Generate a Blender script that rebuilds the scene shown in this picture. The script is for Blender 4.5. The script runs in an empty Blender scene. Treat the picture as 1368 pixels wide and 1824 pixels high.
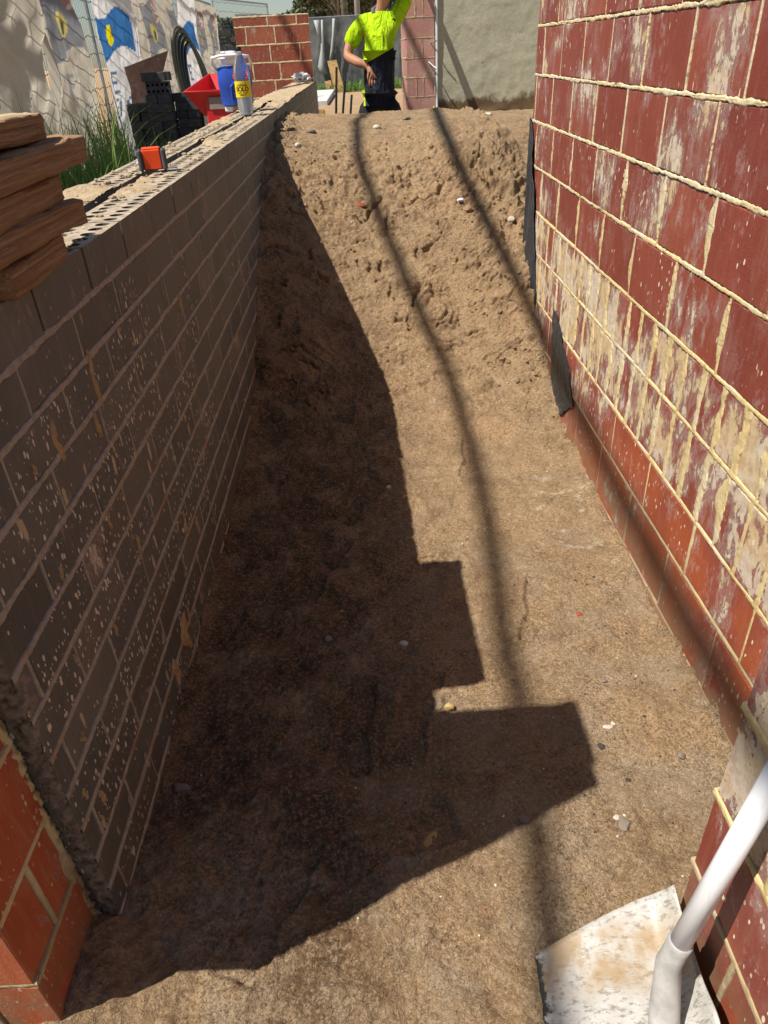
import bpy, bmesh, math, random
import numpy as np
from mathutils import Vector, Matrix
R = math.radians
sc = bpy.context.scene
# ------------------------------------------------------------------ camera
H0 = 1.32
pit, rol = R(33.0), R(3.13)
Fv = np.array([0, math.cos(pit), -math.sin(pit)]); U0 = np.array([0, math.sin(pit), math.cos(pit)]); R0 = np.array([1., 0, 0])
Rv = R0*math.cos(rol) - U0*math.sin(rol); Uv = U0*math.cos(rol) + R0*math.sin(rol)
cd = bpy.data.cameras.new('camera'); cam = bpy.data.objects.new('camera', cd); sc.collection.objects.link(cam)
cam.matrix_world = Matrix(((Rv[0], Uv[0], -Fv[0], 0), (Rv[1], Uv[1], -Fv[1], 0), (Rv[2], Uv[2], -Fv[2], H0), (0, 0, 0, 1)))
cd.sensor_fit = 'VERTICAL'; cd.sensor_height = 36; cd.lens = 36*1265/1824; cd.clip_start = .05; cd.clip_end = 600
sc.camera = cam
# ------------------------------------------------------------------ light
SUN = Vector((.586, .272, -1)).normalized()
world = bpy.data.worlds.new('World'); sc.world = world; world.use_nodes = True
wn = world.node_tree; bg = wn.nodes['Background']
sky = wn.nodes.new('ShaderNodeTexSky'); sky.sky_type = 'NISHITA'; sky.sun_disc = False
sky.sun_elevation = math.asin(-SUN.z); sky.sun_rotation = math.atan2(-SUN.x, -SUN.y)
sky.air_density = 1.0; sky.dust_density = .5; sky.ozone_density = 1.2
wn.links.new(sky.outputs[0], bg.inputs[0]); bg.inputs[1].default_value = .06
sd = bpy.data.lights.new('sun', 'SUN'); sun = bpy.data.objects.new('sun', sd); sc.collection.objects.link(sun)
sd.energy = 4.9; sd.angle = R(.53); sd.color = (1, .94, .85)
sun.rotation_euler = SUN.to_track_quat('-Z', 'Y').to_euler(); sun.location = (-3, -2, 6)
sc.view_settings.view_transform = 'Standard'; sc.view_settings.look = 'None'
sc.view_settings.exposure = 0.55; sc.view_settings.gamma = 1
sc.view_settings.use_curve_mapping = False
XL, XR = -.5197, .728
rng = np.random.RandomState(7); random.seed(7)

# ------------------------------------------------------------------ helpers
def vn(x, y, seed=0):
    xi = np.floor(x).astype(np.int64); yi = np.floor(y).astype(np.int64)
    fx = x-xi; fy = y-yi; fx = fx*fx*fx*(fx*(fx*6-15)+10); fy = fy*fy*fy*(fy*(fy*6-15)+10)
    def h(a, b):
        n = (a*374761393 + b*668265263 + seed*974634777) & 0xffffffff
        n = ((n ^ (n >> 13))*1274126177) & 0xffffffff
        n = ((n ^ (n >> 16))*2246822519) & 0xffffffff
        return ((n ^ (n >> 15)) & 0xffffff)/float(0xffffff)
    return (h(xi, yi)*(1-fx)+h(xi+1, yi)*fx)*(1-fy)+(h(xi, yi+1)*(1-fx)+h(xi+1, yi+1)*fx)*fy
def fbm(x, y, sc_, octv=4, seed=0, gain=.5):
    s = 0; a = 1; t = 0
    x = np.asarray(x, float); y = np.asarray(y, float)
    for i in range(octv):
        c, s_ = math.cos(i*1.3), math.sin(i*1.3)
        s = s+a*(vn((x*c-y*s_)*sc_+i*17.3, (x*s_+y*c)*sc_+i*9.1, seed+i)-.5); t += a*.5; a *= gain; sc_ *= 2.03
    return s/t
def ip(x, pts):
    a = np.array(pts, float); return np.interp(x, a[:, 0], a[:, 1])
def sm(x, a, b):
    t = np.clip((x-a)/(b-a), 0, 1); return t*t*(3-2*t)
COL = sc.collection
def link(o, parent=None):
    COL.objects.link(o)
    if parent is not None:
        o.parent = parent; o.matrix_parent_inverse = Matrix.Translation(-Vector(parent.get('base', (0, 0, 0))))
    return o
def thing(name, label, cat, base=(0, 0, 0), group=None):
    o = bpy.data.objects.new(name, None); COL.objects.link(o); o.location = base; o['base'] = tuple(float(v) for v in base)
    o.empty_display_size = .1
    return tag(o, label, cat, group)
def tag(o, label=None, cat=None, group=None, kind=None):
    if label: o['label'] = label
    if cat: o['category'] = cat
    if group: o['group'] = group
    if kind: o['kind'] = kind
    return o
def mesh(name, V, Fc, m=None, smooth=False):
    me = bpy.data.meshes.new(name); me.from_pydata([tuple(v) for v in V], [], Fc)
    if m: me.materials.append(m)
    if smooth: me.polygons.foreach_set('use_smooth', [True]*len(me.polygons))
    me.update(); return me
def gridmesh(name, P, m=None, smooth=True, mask=None):
    """P: (n,m,3) array of points; mask (n-1,m-1) of quads to keep"""
    n, k, _ = P.shape
    idx = np.arange(n*k).reshape(n, k)
    q = np.stack([idx[:-1, :-1], idx[1:, :-1], idx[1:, 1:], idx[:-1, 1:]], -1).reshape(-1, 4)
    if mask is not None: q = q[mask.reshape(-1)]
    me = bpy.data.meshes.new(name)
    me.vertices.add(n*k); me.vertices.foreach_set('co', P.reshape(-1).astype(np.float32))
    me.loops.add(len(q)*4); me.loops.foreach_set('vertex_index', q.reshape(-1).astype(np.int32))
    me.polygons.add(len(q)); me.polygons.foreach_set('loop_start', (np.arange(len(q))*4).astype(np.int32))
    me.polygons.foreach_set('use_smooth', np.full(len(q), smooth))
    me.update(calc_edges=True)
    if m: me.materials.append(m)
    return me
def obj(name, me, parent=None, loc=None, rot=None):
    o = bpy.data.objects.new(name, me); link(o, parent)
    if loc is not None: o.location = loc
    if rot is not None: o.rotation_euler = rot
    return o
class MB:
    def __init__(s): s.b = bmesh.new()
    def box(s, c, d, rz=0, rx=0, ry=0, bev=0, taper=None):
        M = Matrix.Translation(c) @ Matrix.Rotation(rz, 4, 'Z') @ Matrix.Rotation(ry, 4, 'Y') @ Matrix.Rotation(rx, 4, 'X') @ Matrix.Diagonal((d[0], d[1], d[2], 1))
        r = bmesh.ops.create_cube(s.b, size=1, matrix=M)
        if bev:
            es = list({e for v in r['verts'] for e in v.link_edges})
            bmesh.ops.bevel(s.b, geom=es, offset=bev, segments=1, affect='EDGES')
        return s
    def tube(s, pts, r, n=8, caps=True, closed=False):
        pts = [Vector(p) for p in pts]; rs = r if hasattr(r, '__len__') else [r]*len(pts)
        rings = []; up = None
        for i, p in enumerate(pts):
            a = pts[max(i-1, 0)] if not closed else pts[i-1]; b = pts[min(i+1, len(pts)-1)] if not closed else pts[(i+1) % len(pts)]
            t = (b-a).normalized()
            if up is None: up = t.orthogonal().normalized()
            up = (up - t*up.dot(t)); up = up.normalized() if up.length > 1e-6 else t.orthogonal().normalized()
            w = t.cross(up)
            rings.append([s.b.verts.new(p+(up*math.cos(k*2*math.pi/n)+w*math.sin(k*2*math.pi/n))*rs[i]) for k in range(n)])
        m = len(rings)
        for i in range(m if closed else m-1):
            A, B = rings[i], rings[(i+1) % m]
            for k in range(n): s.b.faces.new((A[k], A[(k+1) % n], B[(k+1) % n], B[k]))
        if caps and not closed:
            s.b.faces.new(rings[0][::-1]); s.b.faces.new(rings[-1])
        return s
    def lathe(s, prof, n=24, M=Matrix.Identity(4), cap=True):
        rings = []
        for r, z in prof:
            rings.append([s.b.verts.new(M @ Vector((r*math.cos(k*2*math.pi/n), r*math.sin(k*2*math.pi/n), z))) for k in range(n)])
        for A, B in zip(rings, rings[1:]):
            for k in range(n): s.b.faces.new((A[k], A[(k+1) % n], B[(k+1) % n], B[k]))
        if cap: s.b.faces.new(rings[0][::-1]); s.b.faces.new(rings[-1])
        return s
    def poly(s, pts, th=0, nrm=None):
        vs = [s.b.verts.new(p) for p in pts]; f = s.b.faces.new(vs)
        if th:
            nv = Vector(nrm) if nrm is not None else f.normal
            r = bmesh.ops.extrude_face_region(s.b, geom=[f])
            f.normal_update()
            for v in [g for g in r['geom'] if isinstance(g, bmesh.types.BMVert)]: v.co += nv*th
        return s
    def me(s, name, m=None, smooth=False):
        bmesh.ops.recalc_face_normals(s.b, faces=s.b.faces)
        me = bpy.data.meshes.new(name); s.b.to_mesh(me); s.b.free()
        if m: me.materials.append(m)
        if smooth: me.polygons.foreach_set('use_smooth', [True]*len(me.polygons)); 
        return me
    def build(s, name, m=None, parent=None, smooth=False): return obj(name, s.me(name, m, smooth), parent)
def autosm(me, ang=40):
    me.polygons.foreach_set('use_smooth', [True]*len(me.polygons))
    try: me.set_sharp_from_angle(angle=R(ang))
    except Exception: pass
    return me

# ------------------------------------------------------------------ materials
class NT:
    def __init__(s, name, rough=.8, spec=.3):
        s.m = bpy.data.materials.new(name); s.m.use_nodes = True; s.t = s.m.node_tree; s.b = s.t.nodes['Principled BSDF']
        s.b.inputs['Roughness'].default_value = rough; s.b.inputs['Specular IOR Level'].default_value = spec
    def n(s, ty): return s.t.nodes.new(ty)
    def L(s, a, b): s.t.links.new(a, b)
    def val(s, sock, v):
        if hasattr(v, 'is_output') or isinstance(v, bpy.types.NodeSocket): s.L(v, sock)
        elif hasattr(v, '__len__') and sock.type == 'RGBA': sock.default_value = tuple(v)+((1,) if len(v) == 3 else ())
        else: sock.default_value = v
    def pos(s): return s.n('ShaderNodeNewGeometry').outputs['Position']
    def ob(s): return s.n('ShaderNodeTexCoord').outputs['Object']
    def rnd(s): return s.n('ShaderNodeObjectInfo').outputs['Random']
    def sep(s, v):
        n = s.n('ShaderNodeSeparateXYZ'); s.L(v, n.inputs[0]); return n.outputs
    def scl(s, v, x, y, z, off=None):
        n = s.n('ShaderNodeMapping'); s.L(v, n.inputs[0]); n.inputs['Scale'].default_value = (x, y, z)
        if off: n.inputs['Location'].default_value = off
        return n.outputs[0]
    def noise(s, v, scale, det=4, rough=.55, dist=0):
        n = s.n('ShaderNodeTexNoise'); s.L(v, n.inputs['Vector']); n.inputs['Scale'].default_value = scale
        n.inputs['Detail'].default_value = det; n.inputs['Roughness'].default_value = rough; n.inputs['Distortion'].default_value = dist
        return n.outputs[0]
    def vor(s, v, scale, feat='F1', rand=1, out='Distance'):
        n = s.n('ShaderNodeTexVoronoi'); n.feature = feat; s.L(v, n.inputs['Vector']); n.inputs['Scale'].default_value = scale
        n.inputs['Randomness'].default_value = rand; return n.outputs[out]
    def ma(s, op, a, b=0.0, c=0.0, clamp=False):
        n = s.n('ShaderNodeMath'); n.operation = op; n.use_clamp = clamp
        for i, v in enumerate((a, b, c)):
            if i < len(n.inputs): s.val(n.inputs[i], v)
        return n.outputs[0]
    def rmp(s, v, a, b, lo=0., hi=1.):
        n = s.n('ShaderNodeMapRange'); n.interpolation_type = 'SMOOTHSTEP'; s.val(n.inputs[0], v); n.inputs[1].default_value = a; n.inputs[2].default_value = b
        n.inputs[3].default_value = lo; n.inputs[4].default_value = hi; return n.outputs[0]
    def mix(s, f, a, b, bt='MIX'):
        n = s.n('ShaderNodeMix'); n.data_type = 'RGBA'; n.blend_type = bt; s.val(n.inputs[0], f); s.val(n.inputs[6], a); s.val(n.inputs[7], b); return n.outputs[2]
    def ramp(s, f, stops):
        n = s.n('ShaderNodeValToRGB'); s.L(f, n.inputs[0]); e = n.color_ramp.elements
        while len(e) < len(stops): e.new(.5)
        for i, (p, c) in enumerate(stops): e[i].position = p; e[i].color = tuple(c)+(1,)
        return n.outputs[0]
    def bump(s, hgt, st=.5, dist=.01, prev=None):
        n = s.n('ShaderNodeBump'); s.L(hgt, n.inputs['Height']); n.inputs['Strength'].default_value = st; n.inputs['Distance'].default_value = dist
        if prev: s.L(prev, n.inputs['Normal'])
        return n.outputs[0]
    def fin(s, col=None, bump=None, rough=None):
        if col is not None: s.val(s.b.inputs['Base Color'], col)
        if bump is not None: s.L(bump, s.b.inputs['Normal'])
        if rough is not None: s.val(s.b.inputs['Roughness'], rough)
        return s.m
def plain(name, c, rough=.7, spec=.3, var=.12, scale=30, bumpd=.001, metal=0):
    t = NT(name, rough, spec); p = t.ob(); nz = t.noise(p, scale, 5, .6)
    c2 = tuple(min(1, x*(1-var*1.6)) for x in c); c3 = tuple(min(1, x*(1+var)) for x in c)
    t.b.inputs['Metallic'].default_value = metal
    return t.fin(t.ramp(nz, [(.3, c2), (.7, c3)]), t.bump(nz, .4, bumpd))

# soil
t = NT('soil', .95, .15); p = t.pos(); sp = t.sep(p)
big = t.noise(p, 2.2, 4, .6); mid = t.noise(p, 14, 6, .65); fine = t.noise(p, 190, 5, .7); grit = t.vor(p, 120)
col = t.ramp(mid, [(.25, (.195, .124, .070)), (.5, (.305, .205, .118)), (.75, (.405, .285, .172))])
col = t.mix(t.rmp(big, .48, .68), col, (.36, .235, .135), 'MIX')
grey = t.ma('MULTIPLY', t.rmp(t.noise(p, 5, 4, .6), .45, .62), t.rmp(sp[1], 2.6, 1.0, 0, .75))
col = t.mix(grey, col, (.33, .255, .178))
cp = t.rmp(t.noise(p, 26, 6, .72), .50, .66, 0, .38); col = t.mix(t.ma('MULTIPLY', cp, t.rmp(t.noise(p, 3.3, 3, .6), .42, .60)), col, (.13, .085, .05))
yel = t.rmp(t.noise(p, 3.1, 3, .5), .5, .7, 0, .6)
col = t.mix(t.ma('MULTIPLY', yel, t.rmp(sp[1], 3.6, 4.6)), col, (.42, .31, .19))
shade_dk = t.ma('MULTIPLY', t.rmp(sp[0], .25, -.15), t.rmp(t.noise(p, 6, 5, .65), .30, .58))  # shade along the left side of the floor, painted into the soil colour
shade_dk = t.ma('MULTIPLY', t.ma('MULTIPLY', shade_dk, t.rmp(sp[1], 3.6, 2.6)), t.ma('ADD', t.rmp(sp[1], .72, .98), t.ma('MULTIPLY', t.rmp(sp[0], -.30, -.14), t.rmp(sp[0], .0, -.10)), clamp=True))  # near corner left paler, standing in for bounced light
col = t.mix(t.ma('MULTIPLY', shade_dk, .78), col, t.mix(t.rmp(t.noise(p, 8, 5, .65), .4, .62), (.060, .034, .018), (.15, .082, .042)))
dg = t.rmp(t.noise(p, 9, 6, .7), .56, .66, 0, .45)
col = t.mix(t.ma('MULTIPLY', dg, t.rmp(sp[1], 2.2, 1.2)), col, (.10, .075, .05))
# pale limewash patches by the right wall
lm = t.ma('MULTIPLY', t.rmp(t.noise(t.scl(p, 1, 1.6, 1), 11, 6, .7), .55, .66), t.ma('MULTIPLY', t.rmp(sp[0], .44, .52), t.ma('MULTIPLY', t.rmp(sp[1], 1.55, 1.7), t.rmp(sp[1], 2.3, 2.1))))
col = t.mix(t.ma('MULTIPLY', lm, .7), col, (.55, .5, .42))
gv = t.n('ShaderNodeTexVoronoi'); t.L(p, gv.inputs['Vector']); gv.inputs['Scale'].default_value = 250
g1 = gv.outputs['Distance']; gcv = t.sep(gv.outputs['Color'])[0]
loose = t.rmp(t.noise(p, 4.5, 5, .6), .40, .62, .18, .8)
col = t.mix(loose, col, t.mix(1.0, col, t.ramp(gcv, [(.05, (.55, .52, .48)), (.4, (1, 1, 1)), (.93, (1.4, 1.4, 1.36))]), 'MULTIPLY'))
col = t.mix(t.rmp(g1, .55, .85, 0, .25), col, t.mix(.6, col, (.05, .03, .018)))
col = t.mix(t.rmp(t.noise(p, 120, 4, .75), .48, .62, .0, .75), col, t.mix(.6, col, (.52, .41, .28)))
col = t.mix(t.rmp(fine, .48, .32, .0, .7), col, t.mix(.55, col, (.07, .045, .028)))
gr = t.rmp(t.vor(p, 75), .10, .06)
gc = t.n('ShaderNodeTexVoronoi'); t.L(p, gc.inputs['Vector']); gc.inputs['Scale'].default_value = 75
gcol = t.ramp(t.sep(gc.outputs['Color'])[0], [(.2, (.05, .035, .03)), (.5, (.3, .22, .15)), (.85, (.55, .48, .36))])
col = t.mix(t.ma('MULTIPLY', gr, .8), col, gcol)
b1 = t.bump(t.noise(p, 34, 7, .75), .8, .012); b2 = t.bump(t.ma('ADD', fine, t.noise(p, 420, 3, .7)), 1.0, .008, b1); b3 = t.bump(t.ma('MULTIPLY', t.ma('ADD', t.ma('MULTIPLY', g1, 1.0), t.ma('MULTIPLY', grit, 1.2)), -1.0), .45, .0028, b2)
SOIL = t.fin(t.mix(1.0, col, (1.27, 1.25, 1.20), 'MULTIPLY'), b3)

def brick_mat(name, ramp_, smear, smearcol, band=None, streak=.5, clay=None, speck=.5, dust=0, rough=.55, spec=.35, orange=None):
    t = NT(name, rough, spec); p = t.pos(); sp = t.sep(p); rn = t.rnd()
    base = t.ramp(rn, ramp_)
    base = t.mix(t.rmp(t.noise(p, 7, 5, .6), .35, .75, 0, .55), base, t.mix(.5, base, (.5*ramp_[0][1][0], .5*ramp_[0][1][1], .5*ramp_[0][1][2])))
    if orange: 
        om = t.ma('MULTIPLY', t.rmp(t.noise(p, 3.5, 4, .5), .42, .58), t.ma('MULTIPLY', t.rmp(sp[2], .40, .30), .85))
        base = t.mix(om, base, orange)
    st = t.noise(t.scl(p, 60, 60, 9), 1.0, 7, .78)
    base = t.mix(t.rmp(st, .45, .8, 0, streak), base, t.mix(.6, base, smearcol))
    # chalky bloom
    bl = t.rmp(t.noise(t.scl(p, 5, 5, 3), 1.6, 6, .7), .48, .75, 0, dust)
    base = t.mix(bl, base, t.mix(.5, base, (.50, .38, .34)))
    # smears of mortar
    sn = t.noise(t.scl(p, 24, 24, 13), 1.0, 8, .74, .25); sl = t.noise(p, 4.0, 3, .5)
    amt = t.ma('ADD', sn, t.ma('MULTIPLY', t.ma('SUBTRACT', sl, .5), .85))
    if band is not None:
        bd = t.ma('MULTIPLY', t.rmp(sp[2], band[0], band[0]+.05), t.rmp(sp[2], band[1], band[1]-.06))
        amt = t.ma('ADD', amt, t.ma('MULTIPLY', bd, band[2]))
    amt = t.ma('ADD', amt, t.ma('MULTIPLY', t.ma('SUBTRACT', rn, .5), .12))
    f = t.rmp(amt, smear, smear+.05)
    sw = t.mix(t.rmp(t.noise(p, 7, 4, .6), .42, .58), smearcol, tuple(.35*c+.65*g for c, g in zip(smearcol, (.60, .55, .47))))
    base = t.mix(t.ma('MULTIPLY', f, t.rmp(t.noise(p, 45, 5, .7), .30, .60, .55, .95)), base, sw)
    # whitish halo
    base = t.mix(t.ma('MULTIPLY', t.rmp(amt, smear-.10, smear+.02, 0, .5), t.ma('SUBTRACT', 1.0, f)), base, (.42, .30, .28))
    # droplets
    v = t.vor(t.scl(p, 1, 1, .5), 120); vm = t.rmp(t.noise(p, 9, 3, .6), .40, .58, 0, 1) if name != 'grey_brick' else t.rmp(t.ma('ADD', t.noise(p, 7, 3, .6), t.ma('ADD', t.rmp(sp[1], 2.6, .8, 0, .32), t.rmp(sp[2], .7, 1.0, 0, -.25))), .54, .70)
    vc = t.n('ShaderNodeTexVoronoi'); t.L(t.scl(p, 1, 1, .5), vc.inputs['Vector']); vc.inputs['Scale'].default_value = 120
    rad_ = t.ma('MULTIPLY', t.ma('POWER', t.sep(vc.outputs['Color'])[0], 5.0), .56 if name == 'grey_brick' else .46)
    v = t.ma('ADD', t.ma('SUBTRACT', v, rad_), t.ma('MULTIPLY', t.ma('SUBTRACT', t.noise(p, 300, 3, .6), .5), .25))
    base = t.mix(t.ma('MULTIPLY', t.rmp(v, .05, -.03), t.ma('MULTIPLY', vm, speck)), base, t.mix(.7, smearcol, (.75, .70, .6)))
    v2 = t.vor(t.scl(p, 1, 1, .3), 42); vm2 = t.rmp(t.noise(p, 5, 3, .6), .46, .6, 0, 1) if name != 'grey_brick' else t.rmp(t.ma('ADD', t.noise(p, 6, 3, .6), t.ma('ADD', t.rmp(sp[1], 2.4, .8, 0, .28), t.rmp(sp[2], .7, 1.0, 0, -.22))), .53, .68)
    vd = t.n('ShaderNodeTexVoronoi'); t.L(t.scl(p, 1, 1, .3), vd.inputs['Vector']); vd.inputs['Scale'].default_value = 42
    v2 = t.ma('ADD', t.ma('SUBTRACT', v2, t.ma('MULTIPLY', t.ma('POWER', t.sep(vd.outputs['Color'])[0], 3.0), .34)), t.ma('MULTIPLY', t.ma('SUBTRACT', t.noise(p, 90, 4, .7), .5), .35))
    base = t.mix(t.ma('MULTIPLY', t.rmp(v2, .03, -.03), t.ma('MULTIPLY', vm2, speck)), base, t.mix(.2, smearcol, (.7, .62, .48)))
    if clay:
        cm = t.ma('MULTIPLY', t.rmp(sp[2], clay[0], clay[1]), t.rmp(t.noise(p, 9, 6, .65), .38, .56))
        base = t.mix(t.ma('MULTIPLY', cm, clay[3]), base, clay[2])
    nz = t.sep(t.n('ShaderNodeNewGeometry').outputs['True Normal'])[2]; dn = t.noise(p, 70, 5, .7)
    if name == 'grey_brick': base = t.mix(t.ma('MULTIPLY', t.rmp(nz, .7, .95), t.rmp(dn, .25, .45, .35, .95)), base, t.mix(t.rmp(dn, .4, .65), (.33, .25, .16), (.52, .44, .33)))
    h = t.ma('ADD', t.ma('MULTIPLY', st, .25), t.ma('ADD', t.ma('MULTIPLY', f, .8), t.ma('MULTIPLY', t.noise(p, 150, 4, .7), .4)))
    return t.fin(base, t.bump(h, .8, .0035), t.ma('ADD', rough, t.ma('MULTIPLY', f, .3)))
RED = [(.0, (.21, .042, .026)), (.3, (.25, .055, .034)), (.55, (.195, .040, .030)), (.8, (.285, .065, .036)), (1, (.22, .062, .045))]
CREAM = (.56, .43, .245)
M_RED = brick_mat('red_brick', RED, .625, CREAM, band=(.345, .72, .165), clay=(.24, .04, (.22, .14, .08), .7), dust=.5, streak=.18, orange=(.34, .075, .026), speck=1.0)
M_REDL = brick_mat('red_brick_pier', [(0, (.40, .085, .034)), (1, (.46, .115, .045))], .74, CREAM, clay=(.22, .02, (.23, .14, .075), .9), dust=.35, speck=.8)
M_REDF = brick_mat('red_brick_far', [(0, (.24, .05, .03)), (.5, (.29, .065, .035)), (1, (.36, .10, .05))], .74, CREAM, dust=.3)
M_REDC = brick_mat('dusty_red_brick', [(0, (.40, .20, .17)), (1, (.50, .25, .21))], .68, (.55, .42, .33), dust=.9)
M_GREY = brick_mat('grey_brick', [(0, (.092, .092, .086)), (.35, (.142, .138, .122)), (.6, (.102, .104, .100)), (.85, (.160, .152, .130)), (1, (.120, .108, .092))], .72, (.42, .31, .19), clay=(.40, .0, (.10, .065, .042), .5), dust=.12, streak=.35, speck=1.5, rough=.6)

def sp_z(t, p): return t.sep(p)[2]
t = NT('mortar_cream', .95, .1); p = t.pos(); n1 = t.noise(p, 45, 6, .7); n2 = t.noise(p, 6, 3, .5); sp = t.sep(p)
col = t.ramp(n1, [(.25, (.34, .24, .10)), (.45, (.57, .44, .21)), (.8, (.68, .56, .32))])
col = t.mix(t.rmp(sp_z(t, p), .75, 1.1, 0, .55), col, (.62, .52, .34))
ck = t.rmp(t.noise(t.scl(p, 16, 16, 130), 1, 5, .7), .57, .63); col = t.mix(t.ma('MULTIPLY', ck, t.rmp(sp_z(t, p), .6, .9, .1, .8)), col, (.10, .07, .04))
col = t.mix(t.rmp(n2, .45, .65, 0, .5), col, (.60, .54, .42))
cl = t.ma('MULTIPLY', t.rmp(sp[2], .34, .10), t.rmp(t.noise(p, 8, 5, .6), .30, .5))
col = t.mix(t.ma('MULTIPLY', cl, .85), col, (.27, .20, .13))
M_MORT = t.fin(col, t.bump(n1, .9, .004))
t = NT('mortar_grey', .95, .1); p = t.pos(); sp = t.sep(p); n1 = t.noise(p, 60, 6, .7); n2 = t.noise(p, 5, 4, .6)
col = t.ramp(n1, [(.25, (.24, .215, .175)), (.6, (.40, .36, .295)), (.85, (.54, .49, .40))])
cl = t.ma('MULTIPLY', t.rmp(n2, .5, .62), t.rmp(sp[2], .75, .35, 0, .8))
col = t.mix(cl, col, (.34, .185, .085))
M_MORG = t.fin(col, t.bump(n1, .8, .003))
M_MORD = plain('mortar_dark_gap', (.035, .028, .022), .95, .1)
t = NT('sandy_mortar', .95, .1); p = t.pos(); n1 = t.noise(p, 110, 6, .75); n2 = t.noise(p, 12, 4, .6)
col = t.ramp(n1, [(.25, (.24, .165, .10)), (.5, (.42, .31, .19)), (.75, (.58, .46, .31))])
M_SAND = t.fin(t.mix(t.rmp(n2, .4, .65, 0, .5), col, (.55, .45, .30)), t.bump(t.ma('ADD', n1, t.ma('MULTIPLY', n2, .7)), 1, .006))
t = NT('timber', .75, .25); p = t.ob(); g = t.noise(t.scl(p, 110, 3.2, 150), 1.0, 7, .75, .8); g2 = t.noise(t.scl(p, 14, .7, 18), 1, 3, .5, 1.2)
col = t.ramp(g, [(.30, (.15, .075, .035)), (.48, (.50, .29, .14)), (.66, (.74, .53, .32))])
col = t.mix(t.rmp(g2, .35, .65, 0, .6), col, (.44, .23, .10)); col = t.mix(t.rmp(t.rnd(), 0, 1, 0, .35), col, (.55, .36, .19))
col = t.mix(t.rmp(t.noise(p, 11, 4, .6), .6, .72, 0, .7), col, (.05, .022, .012))
M_TIMB = t.fin(col, t.bump(t.ma('ADD', g, t.ma('MULTIPLY', t.noise(p, 60, 6, .75), .7)), 1, .014))
t = NT('timber_sun_bleached', .85, .2); p = t.ob(); g = t.noise(t.scl(p, 60, 2.2, 60), 1.0, 6, .7, .6)
M_TIMT = t.fin(t.ramp(g, [(.3, (.26, .17, .09)), (.7, (.58, .45, .28))]), t.bump(g, 1, .004))
t = NT('render_cement', .9, .2); p = t.pos(); n1 = t.noise(p, 28, 7, .75); n2 = t.noise(p, 2.5, 4, .6); sp = t.sep(p)
col = t.ramp(n1, [(.25, (.34, .325, .235)), (.7, (.46, .445, .335))]); col = t.mix(t.rmp(n2, .45, .65, 0, .5), col, (.36, .355, .27))
pit_ = t.rmp(t.noise(t.scl(p, 9, 9, 7), 1, 5, .7), .68, .73)
col = t.mix(t.ma('MULTIPLY', pit_, .8), col, (.07, .062, .045))
wet = t.rmp(t.ma('ADD', sp[2], t.ma('MULTIPLY', t.noise(p, 7, 5, .7), .28)), 1.04, .96)
col = t.mix(wet, col, (.115, .075, .040))
M_REND = t.fin(col, t.bump(t.ma('SUBTRACT', n1, t.ma('MULTIPLY', pit_, .8)), .8, .006))
M_BLACK = plain('black_plastic_sheet', (.030, .036, .042), .42, .5, .3, 40, .004)
t = NT('dusty_black_sheet', .5, .45); p = t.pos(); n1 = t.noise(t.scl(p, 30, 30, 9), 1, 6, .7)
col = t.mix(t.rmp(n1, .5, .75, 0, .4), (.020, .026, .034), (.10, .09, .08)); cr = t.rmp(t.vor(p, 22, 'DISTANCE_TO_EDGE'), .02, .0, 0, .35)
M_SHEET = t.fin(t.mix(cr, col, (.35, .31, .25)), t.bump(n1, .6, .006))
t = NT('worn_white_blade', .45, .4); p = t.ob(); n1 = t.noise(p, 24, 7, .75); n2 = t.noise(t.scl(p, 60, 140, 60), 1, 6, .75); sp = t.sep(p)
col = t.ramp(n1, [(.3, (.34, .325, .29)), (.6, (.46, .45, .42))])
col = t.mix(t.rmp(n2, .50, .62, 0, .75), col, (.16, .13, .10))
st = t.ma('MULTIPLY', t.ma('MULTIPLY', t.rmp(sp[1], .05, .10), t.rmp(sp[1], .185, .14)), t.rmp(t.noise(p, 16, 5, .6), .34, .58)); col = t.mix(t.ma('MULTIPLY', st, .85), col, (.30, .20, .09))
ed = t.rmp(t.ma('ADD', sp[0], t.ma('MULTIPLY', t.noise(p, 45, 5, .7), .06)), -.082, -.090)
col = t.mix(ed, col, (.03, .028, .026))
M_BLADE = t.fin(col, t.bump(n1, .3, .002))
t = NT('white_plastic_tube', .28, .5); p = t.ob(); n1 = t.noise(t.scl(p, 40, 40, 6), 1, 6, .7)
M_TUBE = t.fin(t.mix(t.rmp(n1, .52, .70, 0, .6), (.78, .79, .80), (.45, .44, .41)), t.bump(n1, .1, .001))
M_RUBBER = plain('black_hose_rubber', (.020, .026, .026), .3, .6, .2)
M_HOSEG = plain('ribbed_hose', (.13, .13, .085), .5, .4, .3, 60)
M_REDP = plain('red_plastic', (.60, .018, .022), .38, .45, .08)
M_BLUE = plain('blue_plastic', (.020, .075, .42), .38, .45, .08)
M_WHITE = plain('white_plastic', (.75, .77, .80), .4, .45, .05)
M_ORANGE = plain('orange_plastic', (.85, .075, .008), .38, .45, .06)
M_GREYR = plain('grey_rubber', (.075, .075, .08), .6, .3, .15)
M_STEEL = plain('galvanised_steel', (.42, .44, .45), .4, .5, .15, 30, .0005, .8)
M_DKST = plain('dark_steel', (.045, .05, .055), .45, .5, .2, 30, .0005, .5)
M_DBRK = plain('dark_brick', (.058, .062, .070), .75, .25, .25, 25, .001)
M_GBRK = plain('pale_grey_brick', (.19, .165, .155), .8, .25, .2, 25, .001)
M_HOLE = plain('core_hole_dark', (.012, .012, .013), .95, .05)
M_PLY = brick_mat('mud_stained_plywood', [(0, (.22, .115, .075)), (1, (.24, .12, .08))], .70, (.40, .30, .20), dust=.6, streak=.8)
M_CONC = plain('pale_concrete', (.55, .54, .51), .9, .2, .1, 9)
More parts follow.
